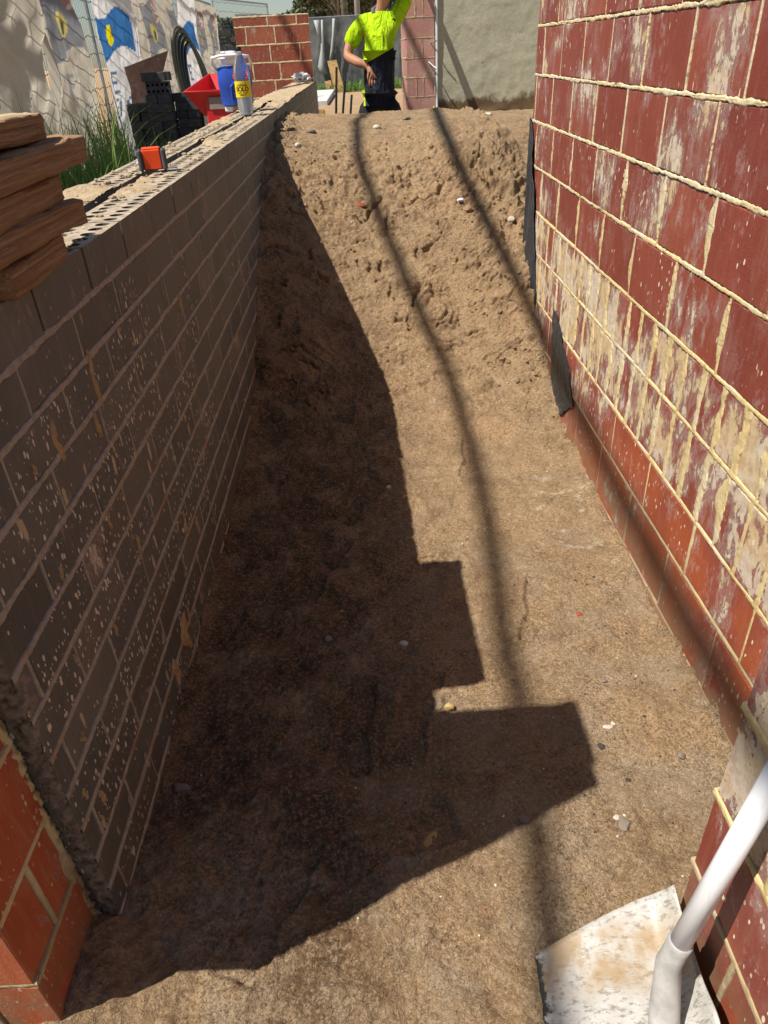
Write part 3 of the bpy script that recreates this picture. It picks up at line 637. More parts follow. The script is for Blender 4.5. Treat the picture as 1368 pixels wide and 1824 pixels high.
# sandy mortar left along the top
yy = np.concatenate([np.arange(1.15, 4.2, .006), np.arange(4.2, 9.8, .03)]); xx_ = np.linspace(XL-.262, XL-.001, 46)
A, B = np.meshgrid(xx_, yy, indexing='ij')
hq = .010*fbm(A, B, 5, 3, 61)+.006*fbm(A, B, 22, 4, 62)+.004*fbm(A, B, 70, 3, 63)
hq += -.0068+.012*np.exp(-((A-XL+.13)/.03)**2)*fbm(A, B, 3, 2, 64)+.009*np.exp(-((B-1.93)/.16)**2)*sm(-A, .52, .60)+.022*np.exp(-((B-2.05)/.06)**2-((A+.74)/.04)**2)
hq += .006*sm(B, 3.4, 4.2)+.012*sm(B, 5.2, 6.5); hq += .012*np.exp(-((B-3.35)/.10)**2-((A+.66)/.04)**2)
hq = np.where(hq > .004, .004+(hq-.004)*.55, hq)+.0016*fbm(A, B, 150, 2, 65); ok = hq > 0.0004; kp = ok[:-1, :-1] | ok[1:, :-1] | ok[1:, 1:] | ok[:-1, 1:]
gap = (np.abs(A-(XL-.131)) < .018) & (B < 6); kp &= ~(gap[:-1, :-1] & gap[1:, 1:] & (hq[:-1, :-1] < .010))
o = obj('spilled_mortar', gridmesh('spilled_mortar', np.stack([A, B, ZT+hq], -1), M_SAND, mask=kp), LW); o['kind'] = 'stuff'
b = MB()
for k in range(260):
    y = 1.2+8.4*random.random()**1.5; x = XL-.006-.25*random.random(); a = random.uniform(.002, .006)*(1+.25*y/3)
    bmesh.ops.create_icosphere(b.b, subdivisions=1, radius=1, matrix=Matrix.Translation((x, y, ZT+a*.5)) @ Matrix.Rotation(random.random()*3, 4, 'Z') @ Matrix.Diagonal((a, a*1.5, a*.7, 1)))
b.build('mortar_crumbs', M_SAND, LW)['kind'] = 'stuff'

# ------------------------------------------------------------------ timber stack
# each sleeper: (x of trench side face, width, near y, far y, z bottom, thickness, yaw)
PL = [(-.500, .135, 1.015, 1.245, 1.048, .042, .02, 'reddish timber offcut at the bottom of the stack on the grey wall'),
      (-.496, .14, .93, 1.345, 1.091, .040, -.03, 'rough timber offcut second from the bottom, with a torn splintered edge'),
      (-.503, .14, .92, 1.315, 1.132, .042, .03, 'rough timber offcut in the middle of the stack of five'),
      (-.493, .14, .91, 1.420, 1.175, .045, -.02, 'longest timber offcut in the stack, second from the top'),
      (-.512, .14, .90, 1.335, 1.221, .041, .03, 'topmost timber offcut with a pale weathered top')]
for k, (xf, w, y0, y1, z0, th, yaw, lab) in enumerate(PL):
    ny, nx, nz = 60, 10, 8; L = y1-y0; bm = bmesh.new()
    bmesh.ops.create_cube(bm, size=1); me = bpy.data.meshes.new('timber_offcut')
    # build a dense box by six grids
    P = []
    def face(f, na, nb):
        G = np.zeros((na, nb, 3))
        for i in range(na):
            for j in range(nb): G[i, j] = f(i/(na-1)*2-1, j/(nb-1)*2-1)
        return G
    grids = [face(lambda a, b_: (1, a, b_), ny, nz), face(lambda a, b_: (-1, a, b_), ny, nz), face(lambda a, b_: (a, b_, 1), nx, ny), face(lambda a, b_: (a, b_, -1), nx, ny), face(lambda a, b_: (a, 1, b_), nx, nz), face(lambda a, b_: (a, -1, b_), nx, nz)]
    bm.free(); V, Fs, top = [], [], []
    for gi, G in enumerate(grids):
        hx, hy, hz = w/2, L/2, th/2
        X = G[..., 0]*hx; Yy = G[..., 1]*hy; Zz = G[..., 2]*hz
        # rounded edges
        rd = .007
        cx_ = np.clip(X, -hx+rd, hx-rd); cy_ = np.clip(Yy, -hy+rd, hy-rd); cz_ = np.clip(Zz, -hz+rd, hz-rd)
        d = np.stack([X-cx_, Yy-cy_, Zz-cz_], -1); ln = np.linalg.norm(d, axis=-1, keepdims=True); ln[ln == 0] = 1
        Q = np.stack([cx_, cy_, cz_], -1)+d/ln*rd
        nn = .0022*fbm(Q[..., 1], Q[..., 2]*3+Q[..., 0]*2+k, 22, 4, 80+k)+.0038*fbm(Q[..., 1]*.12, Q[..., 2]*3+Q[..., 0], 110, 4, 90+k, .65)
        Q = Q+d/ln*nn[..., None]
        Q[..., 2] += .0025*np.sin(Q[..., 1]*8+k*2)
        base = len(V); V += Q.reshape(-1, 3).tolist(); na, nb = G.shape[:2]; idx = np.arange(na*nb).reshape(na, nb)+base
        qd = np.stack([idx[:-1, :-1], idx[1:, :-1], idx[1:, 1:], idx[:-1, 1:]], -1).reshape(-1, 4).tolist()
        Fs += qd; top += [1 if (gi == 2 and k == 4) else 0]*len(qd)
    me.from_pydata(V, [], Fs); me.materials.append(M_TIMB); me.materials.append(M_TIMT)
    bm = bmesh.new(); bm.from_mesh(me); bm.faces.ensure_lookup_table()
    for f, tt in zip(bm.faces, top): f.material_index = tt; f.smooth = True
    bmesh.ops.remove_doubles(bm, verts=bm.verts, dist=.0002); bmesh.ops.recalc_face_normals(bm, faces=bm.faces); bm.to_mesh(me); bm.free(); autosm(me, 50)
    o = obj('timber_offcut', me, None, (xf-w/2, (y0+y1)/2, z0+th/2), (0, 0, yaw)); tag(o, lab, 'timber', 'timber offcuts stacked on the grey wall')

# ------------------------------------------------------------------ things on the wall top
def text_me(body, size, m, ext=0., bold=0.):
    c = bpy.data.curves.new('lettering', 'FONT'); c.body = body; c.size = size; c.align_x = 'CENTER'; c.align_y = 'CENTER'; c.extrude = ext; c.offset = bold
    tmp = bpy.data.objects.new('tmp', c); COL.objects.link(tmp); dg = bpy.context.evaluated_depsgraph_get(); me = bpy.data.meshes.new_from_object(tmp.evaluated_get(dg))
    bpy.data.objects.remove(tmp); me.materials.clear(); me.materials.append(m); return me
def wrap(me, rad):
    """bend a flat xy text onto a vertical cylinder facing -Y"""
    bm = bmesh.new(); bm.from_mesh(me); bmesh.ops.triangulate(bm, faces=bm.faces)
    for v in bm.verts:
        a = v.co.x/rad; zz = v.co.y; v.co = Vector((rad*math.sin(a), -rad*math.cos(a), zz))
    bm.to_mesh(me); bm.free(); return me
TM = thing('tape_measure', 'orange and grey tape measure resting on the grey wall top', 'tape measure', (-.630, 2.36, ZT+.004)); TM.rotation_euler = (0, 0, R(12))
b = MB(); b.box((0, 0, .030), (.078, .038, .056), bev=.012); o = b.build('case', M_GREYR, TM); o.matrix_parent_inverse.identity()
b = MB(); b.box((0, -.0205, .031), (.050, .006, .052), bev=.002); b.box((0, 0, .0595), (.052, .036, .005), bev=.002); o = b.build('orange_shell', M_ORANGE, TM); o.matrix_parent_inverse.identity()
for sx in (-1, 1):
    b = MB(); b.box((sx*.034, -.006, .030), (.014, .046, .058), bev=.005); o = b.build('rubber_bumper', M_GREYR, TM); o.matrix_parent_inverse.identity()
b = MB(); b.box((.052, -.008, .004), (.030, .022, .0012)); b.box((.067, -.008, .001), (.0015, .022, .008)); o = b.build('tape_hook', M_STEEL, TM); o.matrix_parent_inverse.identity()
def crumple(name, c, d, m, label, cat, seed, sub=3):
    bm = bmesh.new(); bmesh.ops.create_icosphere(bm, subdivisions=sub, radius=1); r = random.Random(seed)
    dirs = [Vector((r.gauss(0, 1), r.gauss(0, 1), r.gauss(0, 1))).normalized() for _ in range(14)]
    for v in bm.verts:
        s_ = 1+sum(.22*abs(v.co.dot(q_)-.3*i/14) for i, q_ in enumerate(dirs))*.22*(1 if r.random() < .8 else -.4)-.35; s_ *= r.uniform(.85, 1.12)
        v.co = Vector((v.co.x*d[0]/2*s_, v.co.y*d[1]/2*s_, max(v.co.z*s_, -.8)*d[2]/2))
    me = bpy.data.meshes.new(name); bm.to_mesh(me); bm.free(); me.materials.append(m); o = obj(name, me, None, (c[0], c[1], c[2]+d[2]*.38)); return tag(o, label, cat)
crumple('plastic_wrapper', (-.695, 2.52, ZT), (.06, .10, .035), M_BAG, 'small clear crumpled wrapper beside the orange tape measure', 'plastic wrapper', 4)
crumple('plastic_wrapper', (-.64, 9.1, ZT+.02), (.20, .2, .11), M_BAG, 'large crumpled clear plastic at the far end of the grey wall', 'plastic wrapper', 9)
# bottle
BO = thing('drink_bottle', 'half full clear lemon drink bottle with yellow label standing on the grey wall', 'bottle', (-.645, 4.56, ZT+.006))
def cid(o): o.matrix_parent_inverse.identity(); return o
prof = [(.018, 0), (.034, .004), (.040, .018), (.0425, .05), (.041, .075), (.0425, .085), (.0425, .165), (.043, .18), (.0435, .20), (.040, .225), (.031, .255), (.020, .280), (.0135, .292), (.0135, .305)]
b = MB(); b.lathe(prof, 28); me = autosm(b.me('bottle_body', M_PET)); cid(obj('bottle_body', me, BO))
b = MB(); b.lathe([(.0385, .006), (.0395, .05), (.0385, .098)], 24); cid(obj('drink', autosm(b.me('drink', glassy('lemonade', (.80, .84, .84), .05, .7))), BO))
b = MB(); b.lathe([(.0155, .298), (.0165, .300), (.0165, .318), (.015, .320)], 20); cid(obj('bottle_cap', autosm(b.me('bottle_cap', M_INK)), BO))
b = MB(); b.lathe([(.0437, .087), (.0437, .162)], 28, cap=False); LB = cid(obj('bottle_label', autosm(b.me('bottle_label', M_YLAB)), BO))
rz = Matrix.Rotation(R(8), 4, 'Z')
for body, sz, zz, bd, mm in (('SOLO', .0285, .126, .0012, M_INK), ('THIRST CRUSHER', .0075, .109, .0002, M_INK), ('LEMON', .0105, .1, .0003, M_INK)):
    me = wrap(text_me(body, sz, mm, 0, bd), .0443); cid(obj('lettering', me, LB, (0, 0, zz-.002 if body != 'LEMON' else .0975)))
b = MB()
for k in range(9):
    a = (k-4)*.16; h_ = .143+.008*math.cos(a*3)+(.004 if k % 2 else 0)
    b.poly([(.0444*math.sin(a-.06), -.0444*math.cos(a-.06), .139), (.0444*math.sin(a+.06), -.0444*math.cos(a+.06), .139), (.0444*math.sin(a), -.0444*math.cos(a), h_+.006)])
cid(obj('label_crown', b.me('label_crown', M_INK), LB))
# jug
JG = thing('water_jug', 'blue insulated water jug with white lid and handle behind the drink bottle', 'water jug', (-.745, 4.97, ZT+.006))
b = MB(); P_ = []
for z, rx, ry in [(.028, .078, .070), (.035, .092, .078), (.12, .096, .082), (.13, .100, .086), (.20, .098, .084), (.225, .090, .078), (.232, .070, .062)]:
    P_.append([b.b.verts.new((math.copysign(abs(math.cos(a))**.7, math.cos(a))*rx, math.copysign(abs(math.sin(a))**.7, math.sin(a))*ry, z)) for a in [2*math.pi*k/28+.001 for k in range(28)]])
for A_, B_ in zip(P_, P_[1:]):
    for k in range(28): b.b.faces.new((A_[k], A_[(k+1) % 28], B_[(k+1) % 28], B_[k]))
b.b.faces.new(P_[0][::-1]); b.b.faces.new(P_[-1]); JB = cid(obj('jug_body', autosm(b.me('jug_body', M_BLUE)), JG))
b = MB()
for sx in (-1, 1): b.box((sx*.05, 0, .015), (.05, .11, .032), bev=.006)
cid(b.build('jug_foot', M_WHITE, JG))
b = MB(); b.tube([(-.015, -.088, .06), (-.015, -.092, .13), (.0, -.092, .145), (.05, -.090, .145), (.065, -.086, .13), (.065, -.084, .06)], .007, 8); cid(b.build('moulded_rib', M_BLUE, JG))
b = MB(); b.lathe([(.062, .236), (.066, .240), (.066, .262), (.085, .268), (.085, .278), (.03, .284), (.026, .30), (.020, .305)], 24); cid(obj('jug_lid', autosm(b.me('jug_lid', M_WHITE)), JG))
b = MB(); b.tube([(-.095, -.02, .215), (-.112, -.05, .245), (-.105, -.075, .275), (-.05, -.09, .284), (.05, -.09, .284), (.105, -.075, .275), (.112, -.05, .245), (.095, -.02, .215)], .008, 8); cid(b.build('carry_handle', M_WHITE, JG, True))
me = wrap(text_me('2.5L', .032, plain('pale_blue_lettering', (.10, .20, .55), .4), .0008, .0006), .092); cid(obj('lettering', me, JB, (.025, -.003, .085)))
b = MB(); b.lathe([(.012, 0), (.02, .004), (.008, .018)], 16, Matrix.Translation((.02, -.088, .175)) @ Matrix.Rotation(R(90), 4, 'X')); cid(b.build('spigot', M_REDP, JG, True))

# ------------------------------------------------------------------ shovel
SH = thing('shovel', 'worn white scoop shovel with a white tube handle leaning on the red pier', 'shovel', (.40, .525, .15))
# blade local frame: x from cutting edge (-) to heel (+), y across (towards far), z up
nu, nv = 50, 40; P = np.zeros((nu, nv, 3))
for i in range(nu):
    for j in range(nv):
        u = i/(nu-1); v = j/(nv-1)*2-1
        x = -.125+u*.25; hwid = .145+.010*math.sin(u*2.2)-.030*max(0, u-.75)**2*8
        y = v*hwid; side = abs(v)**4*(.004+.034*u); back = .045*max(0, (u-.80)/.20)**2
        x2 = x-.10*back*0; crown = .028*math.exp(-((v)/.22)**2)*sm(u, .45, 1.0)
        z = side+back*(1-.3*v*v)+float(crown)+.004*math.sin(u*3)
        if i < 4: x2 += .0035*vn(np.array([j*.35]), np.array([i*.1]), 3)[0]*(4-i)/4
        y += max(v, 0)*(.070*u-.012); P[i, j] = (x2, y, z)
me = gridmesh('blade', P, M_BLADE)
BL = obj('blade', me, SH)
Mb = Matrix.Translation((.330, .4564, .034)) @ Matrix.Rotation(R(-3), 4, 'Z') @ Matrix.Rotation(R(-9), 4, 'Y')
BL.matrix_world = Matrix.Identity(4); BL.matrix_parent_inverse = Matrix.Translation(-Vector(SH['base'])); BL.matrix_basis = Mb
md = BL.modifiers.new('thickness', 'SOLIDIFY'); md.thickness = .003; md.offset = -1
La, Ub = Vector((.392, .510, .205)), Vector((.441, .520, .541)); d_ = (Ub-La)
b = MB(); b.tube([La, La+d_*.6, La+d_*1.28], .0152, 20); b.build('handle', M_TUBE, SH, True)
b = MB(); b.tube([Vector((.365, .400, .028)), Vector((.372, .440, .052)), Vector((.380, .478, .100)), La-d_*.12, La-d_*.005, La+d_*.05, La+d_*.055], [.014, .023, .022, .0185, .0172, .0180, .0156], 20); b.build('socket', plain('scuffed_white_socket', (.42, .41, .385), .5, .4, .2, 30), SH, True)
top_ = La+d_*1.28
b = MB(); 
xd = Vector((0, 1, 0)); pts = [top_-xd*.0, top_-xd*.05+d_*.06, top_-xd*.055+d_*.2, top_+xd*.055+d_*.2, top_+xd*.05+d_*.06, top_]
b.tube(pts, .012, 10); b.build('grip', M_BLACK, SH, True)

# ------------------------------------------------------------------ stones and scraps on the soil
def stone(nm, x, y, r, m, lab, cat, flat=.6, seed=1, sub=2, grp=None, sx=1.0):
    bm = bmesh.new(); bmesh.ops.create_icosphere(bm, subdivisions=sub, radius=1); rr = random.Random(seed)
    ds = [(Vector((rr.gauss(0, 1), rr.gauss(0, 1), rr.gauss(0, 1))).normalized(), rr.uniform(.55, .85)) for _ in range(9)]
    for v in bm.verts:
        for q_, l in ds:
            e = v.co.dot(q_)-l
            if e > 0: v.co -= q_*e*.8
        v.co *= rr.uniform(.95, 1.05)
    me = bpy.data.meshes.new(nm); bm.to_mesh(me); bm.free(); me.materials.append(m)
    if r > .012: autosm(me, 35)
    o = obj(nm, me, None, (x, y, soil_z(x, y)+r*flat*.45), (0, 0, rr.random()*3)); o.scale = (r*sx, r, r*flat); return tag(o, lab, cat, grp)
stone('stone', .033, 1.385, .0125, M_PALE, 'pale grey stone lying alone in the deep shade of the trench floor', 'stone', .5, 1)
stone('stone', .130, 1.165, .0130, M_YST, 'yellow stone in the lit notch between the two shadow corners', 'stone', .8, 2)
stone('stone', .445, .835, .0155, M_GST, 'flat grey stone just beyond the shovel blade', 'stone', .35, 3)
stone('stone', .615, .985, .0095, M_GST, 'rounded grey pebble below the right red wall', 'stone', .8, 4)
stone('stone', .436, .855, .008, M_PALE, 'small white chip touching the flat grey stone', 'stone', .5, 5)
stone('stone', -.17, 1.42, .013, M_GST, 'brown grey stone half buried in the middle of the shaded floor', 'stone', .6, 6)
stone('stone', -.475, .985, .024, M_GST, 'flat brown clod close to the foot of the grey wall', 'clod', .35, 7, sx=.5)
stone('stone', .485, 1.08, .008, M_PALE, 'broken white chip left of the right wall near the shadow corner', 'stone', .5, 8, sx=1.6)
stone('stone', .500, 1.09, .006, M_PALE, 'small white chip beside the broken white chip', 'stone', .6, 9)
stone('stone', .250, .865, .013, M_GST, 'smooth grey flat pebble at the edge of the big shadow', 'stone', .25, 10)
stone('brick_chip', .515, 1.455, .0095, M_RCH, 'small orange red brick chip lying on the sunlit floor', 'brick chip', .6, 11)
stone('brick_chip', -.035, 3.90, .030, M_RCH, 'red brick chip on the slope left of the cable shadow', 'brick chip', .5, 12)
stone('plaster_chip', .475, 3.86, .024, M_WHITE, 'white triangular plaster chip high on the slope', 'plaster chip', .4, 13)
stone('stone', .080, 4.66, .024, M_PALE, 'pale stone alone near the top of the mound', 'stone', .7, 14)
stone('stone', -.36, 4.36, .022, M_PALE, 'tan stone near the top left of the mound beside the shadow edge', 'stone', .7, 15)
stone('stone', .69, 3.62, .020, M_PALE, 'pale stone among dark clods beside the black membrane', 'stone', .8, 16)
stone('stone', .02, 2.16, .010, M_PALE, 'tiny white stone at the rim of the long wall shadow', 'stone', .7, 17)
stone('stone', .455, 1.03, .010, M_DST, 'dark pebble under the corner of the big shadow', 'stone', .5, 18)
stone('wood_chip', .055, .835, .013, M_PINE, 'short brown splinter lying in the shade near the shadow diagonal', 'wood chip', .3, 19, sx=2)
stone('stone', .78, 5.0, .03, M_PALE, 'pale flat stone on the mound near the rendered wall', 'stone', .4, 20)
stone('stone', .26, 4.85, .03, M_GST, 'grey clod on the mound crest beside the second cable shadow', 'clod', .5, 21)
stone('stone', -.30, 4.62, .03, M_GST, 'brown clod just under the grey wall near the top of the mound', 'clod', .6, 22)
# countless small pebbles
for nm, m, N, col_seed in (('pale_grit', M_PALE, 190, 1), ('brown_grit', M_GST, 700, 2), ('dark_grit', M_DST, 110, 3), ('red_grit', M_RCH, 22, 4)):
    rr = random.Random(col_seed); bm = bmesh.new()
    for k in range(N):
        y = .4+4.9*rr.random()**1.35; x = rr.uniform(-.48, .70)
        if nm == 'dark_grit' and rr.random() < .6: x = rr.uniform(.3, .68); y = rr.uniform(.8, 1.7)
        a = rr.uniform(.0010, .0026)*(1+y*.20)*(1.8 if rr.random() < .07 else 1)
        M = Matrix.Translation((x, y, soil_z(x, y)+a*.15)) @ Matrix.Rotation(rr.random()*3, 4, 'Z') @ Matrix.Diagonal((a, a*rr.uniform(.7, 1.6), a*.7, 1))
        bmesh.ops.create_icosphere(bm, subdivisions=1, radius=1, matrix=M)
    me = bpy.data.meshes.new(nm); bm.to_mesh(me); bm.free(); me.materials.append(m); o = obj(nm, me); o['kind'] = 'stuff'
# loose clods on the slope (soil coloured)
rr = random.Random(8); bm = bmesh.new()
for k in range(520):
    z_ = rr.random()
    if z_ < .35: x = rr.uniform(.45, .74); y = rr.gauss(3.5, .35)
    elif z_ < .6: x = rr.uniform(-.5, .7); y = rr.uniform(3.6, 4.5)
    elif z_ < .7: x = rr.uniform(-.50, -.36); y = rr.uniform(4.3, 5.8)
    elif z_ < .82: x = rr.uniform(.55, .72); y = rr.uniform(2.5, 3.2)
    else: x = rr.uniform(-.5, .72); y = rr.uniform(.6, 3.4)
    a = rr.uniform(.0025, .0065)*(.5+y*.22)*(2.2 if rr.random() < .06 else 1)
    M = Matrix.Translation((x, y, soil_z(x, y)+a*.05)) @ Matrix.Rotation(rr.random()*3, 4, 'X') @ Matrix.Rotation(rr.random()*3, 4, 'Z') @ Matrix.Diagonal((a, a*rr.uniform(.7, 1.5), a*rr.uniform(.5, .9), 1))
    r = bmesh.ops.create_icosphere(bm, subdivisions=1 if a < .008 else 2, radius=1, matrix=M)
    for v in r['verts']: v.co += Vector((rr.uniform(-.35, .35)*a, rr.uniform(-.35, .35)*a, rr.uniform(-.35, .35)*a))
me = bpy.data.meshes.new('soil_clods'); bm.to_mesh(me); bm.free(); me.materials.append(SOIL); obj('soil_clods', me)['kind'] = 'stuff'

# ------------------------------------------------------------------ overhead cables (their shadows fall across the trench)
def cable(pts, rad, lab):
    k_ = 2.4; pts = [(p_[0]-.586*k_, p_[1]-.270*k_, p_[2]+k_) for p_ in pts]
    b = MB(); b.tube(pts, rad*1.35, 8); o = b.build('overhead_cable', M_RUBBER, None, True); tag(o, lab, 'cable', 'overhead cables slung above the trench')
cable([(-2.45, -7, 4.0), (-2.16, -1.2, 4.0), (-2.092, -.44, 4.0), (-2.045, .1, 4.0), (-2.05, .22, 4.0), (-2.02, .61, 4.0), (-1.994, .97, 4), (-1.98, 1.45, 4), (-1.957, 2.03, 4), (-1.931, 2.78, 4), (-1.893, 3.32, 4), (-1.845, 3.64, 4), (-1.79, 4.23, 4), (-1.2, 9.5, 4.1), (-.6, 15, 4.2)], .021, 'black overhead cable casting the long soft shadow down the middle of the trench')
cable([(-1.75, -7, 4.0), (-1.56, -.6, 4.0), (-1.549, .05, 4), (-1.55, .28, 4), (-1.53, .85, 4), (-1.495, 1.57, 4), (-1.436, 2.33, 4), (-1.394, 3.12, 4), (-1.355, 3.53, 4), (-1.289, 4.49, 4), (-1.12, 7.0, 4.05), (-1.04, 7.8, 4.1), (-.6, 15, 4.2)], .024, 'black overhead cable casting the soft shadow that reaches the right red wall')
cable([(-3.0, 4, 4.1), (-2.5, 7.2, 4.0), (-2.30, 8.6, 4.0), (-2.15, 8.95, 4.0), (-1.6, 10.5, 4.1), (-1.2, 15, 4.2)], .03, 'black overhead cable casting a slanting shadow on the far red brick pier')
cable([(-5.6, -3, 4.3), (-4.9, 3.0, 4.2), (-4.1, 6.0, 4.1), (-3.7, 8.5, 4.1), (-3.4, 15, 4.2)], .045, 'thick overhead cable casting a blurred band on the nearest fence banner')

# ------------------------------------------------------------------ far red brick pier, column, rendered wall
FP = thing('brick_pier', 'broad red brick pier standing at the far end of the grey wall', 'pier', (-.93, 9.55, .3))
zr = [.41, .58, .75, .92, 1.09, 1.26, 1.43, 1.60, 1.69]; segs = []
jr = [(-1.33, -.97, -.66), (-1.18, -.87, -.56), (-1.33, -.97, -.66), (-1.20, -1.0, -.70), (-1.20, -.90), (-1.30, -.98, -.66), (-1.10, -.965, -.64), (-1.17, -.92, -.63)][::1]
X0f, X1f = -1.36, -.532
jr = {7: (-.985, -.665), 6: (-1.235, -.915), 5: (-.985, -.655), 4: (-1.20, -.895), 3: (-.97, -.68), 2: (-1.2, -.9), 1: (-.97, -.68), 0: (-1.2, -.9)}
for i in range(8):
    ed = [X0f]+list(jr[i])+[X1f]
    for k in range(len(ed)-1):
        brick_at(FP, ((ed[k]+ed[k+1])/2, 9.55, (zr[i]+zr[i+1])/2), round(ed[k+1]-ed[k]-.012, 3), round(zr[i+1]-zr[i]-.012, 3), .10, M_REDF, R(90), i+k)
        if k: segs.append(((ed[k], 9.5, zr[i]), (0, 0, 1), (1, 0, 0), (0, -1, 0), zr[i+1]-zr[i], .008, .004, .9, .012, i*4+k))
    segs.append(((X0f, 9.5, zr[i+1]), (1, 0, 0), (0, 0, 1), (0, -1, 0), X1f-X0f, .0075, .002, 1, .012, 40+i))
strip(segs, 'mortar', M_MORT, FP)
MB().box(((X0f+X1f)/2, 9.59, 1.045), (X1f-X0f-.01, .16, 1.28)).build('mortar_backing', M_MORT, FP)
CP = thing('brick_pier', 'tall dusty pink red brick pier behind the worker beside the rendered wall', 'pier', (.6, 8.7, .2))
zc = [.05+.1695*k for k in range(0, 19)]; segs = []
for i in range(18):
    z0, z1 = zc[i], zc[i+1]
    eds = [.47, .555, .64, .765] if i % 2 else [.47, .765]
    if i % 4 == 1: eds = [.47, .575, .65, .765]
    for k in range(len(eds)-1):
        brick_at(CP, ((eds[k]+eds[k+1])/2, 8.545, (z0+z1)/2), round(eds[k+1]-eds[k]-.010, 3), .158, .09, M_REDC, R(90), i+k)
        if k: segs.append(((eds[k], 8.5, z0), (0, 0, 1), (1, 0, 0), (0, -1, 0), .16, .007, .004, 1, .015, i+k))
    for k, (a_, b_) in enumerate(((8.60, 8.9), (8.9, 9.2), (9.2, 9.45)) if i % 2 else ((8.60, 8.75), (8.75, 9.05), (9.05, 9.35))):
        brick_at(CP, (.515, (a_+b_)/2, (z0+z1)/2), round(b_-a_-.01, 3), .158, .09, M_REDC, 0, i+k)
    segs.append(((.47, 8.5, z1), (1, 0, 0), (0, 0, 1), (0, -1, 0), .295, .007, .002, 1, .012, 40+i)); segs.append(((.47, 8.5, z1), (0, 1, 0), (0, 0, 1), (-1, 0, 0), .9, .007, .002, 1, .02, 60+i))
strip(segs, 'mortar', M_SAND, CP)
MB().box((.62, 8.98, 1.57), (.28, .93, 3.03)).build('mortar_backing', M_SAND, CP)
b = MB(); b.tube([(.72, 8.50, 1.365), (.745, 8.43, 1.36), (.775, 8.40, 1.375)], .006, 6); b.tube([(.70, 8.50, 1.20), (.745, 8.42, 1.16), (.778, 8.40, 1.14)], .006, 6); b.build('wall_tie', M_STEEL, CP)
RN = thing('rendered_wall', 'tall grey cement rendered wall at the back, damp along its foot', 'wall', (2.0, 8.6, .5))
xr_ = np.linspace(.79, 4.2, 150); zr_ = np.linspace(.35, 3.2, 130); A, B = np.meshgrid(xr_, zr_, indexing='ij')
Yw = 8.50+.012*fbm(A, B, 1.5, 3, 8)+.005*fbm(A, B, 12, 3, 9)-.05*np.exp(-((B-.66)/.10)**2)*(.5+fbm(A, B, 6, 3, 10))
me = gridmesh('render_coat', np.stack([A, Yw, B], -1), M_REND); obj('render_coat', me, RN)
MB().box((2.495, 8.66, 1.775), (3.41, .24, 2.85)).build('wall_core', M_REND, RN)
b = MB(); b.box((.781, 8.485, 1.86), (.020, .03, 2.5), bev=.004); b.build('corner_bead', M_WHITE, RN)
crumple('rubbish_scrap', (.745, 8.42, .70), (.07, .05, .12), plain('yellow_plastic', (.7, .72, .12), .5), 'yellow scrap at the foot of the dusty pink pier', 'scrap', 3)

# ------------------------------------------------------------------ worker
SK = plain('skin', (.42, .20, .12), .55, .35, .12, 25, .002)
t = NT('hi_vis_polo', .75, .2); p = t.ob(); sp = t.sep(p)
ln = t.ma('ADD', sp[2], t.ma('MULTIPLY', sp[0], -.42)); nn = t.noise(p, 9, 4, .6)
side = t.ma('MULTIPLY', t.rmp(sp[0], .040, .030), t.rmp(sp[2], .9, .95, 1, 1))
yel = t.ma('MAXIMUM', t.rmp(ln, 1.20, 1.203), side)
M_SHIRT = t.fin(t.mix(yel, (.012, .014, .026), t.ramp(nn, [(.3, (.36, .58, .0)), (.7, (.46, .70, .005))])), t.bump(t.noise(t.scl(p, 9, 5, 3.5), 1.3, 4, .55, 1.2), 1, .09))
M_NAVY = plain('dark_work_trousers', (.016, .018, .022), .8, .2, .3, 14, .01)
M_COLLAR = plain('grey_collar', (.10, .115, .14), .8, .2)
M_HAIR = plain('brown_hair', (.05, .03, .02), .7, .3, .3, 60, .004)
M_BOOT = plain('tan_boot', (.22, .14, .07), .8, .2)
def skin(name, joints, edges, m, parent, root=0, sub=2):
    me = bpy.data.meshes.new(name); me.from_pydata([j[0] for j in joints], edges, []); me.materials.append(m)
    o = obj(name, me, parent); md = o.modifiers.new('skin', 'SKIN'); md.use_smooth_shade = True
    if not me.skin_vertices: 
        bm = bmesh.new(); bm.from_mesh(me); bm.verts.layers.skin.verify(); bm.to_mesh(me); bm.free()
    for i, j in enumerate(joints):
        r = j[1]; me.skin_vertices[0].data[i].radius = (r, r) if not hasattr(r, '__len__') else r
        me.skin_vertices[0].data[i].use_root = (i == root)
    s = o.modifiers.new('subdivision', 'SUBSURF'); s.levels = s.render_levels = sub; return o
WK = thing('person', 'worker in yellow hi-vis polo and dark trousers leaning on one raised arm', 'person', (.18, 8.0, .22))
Yw = 8.0
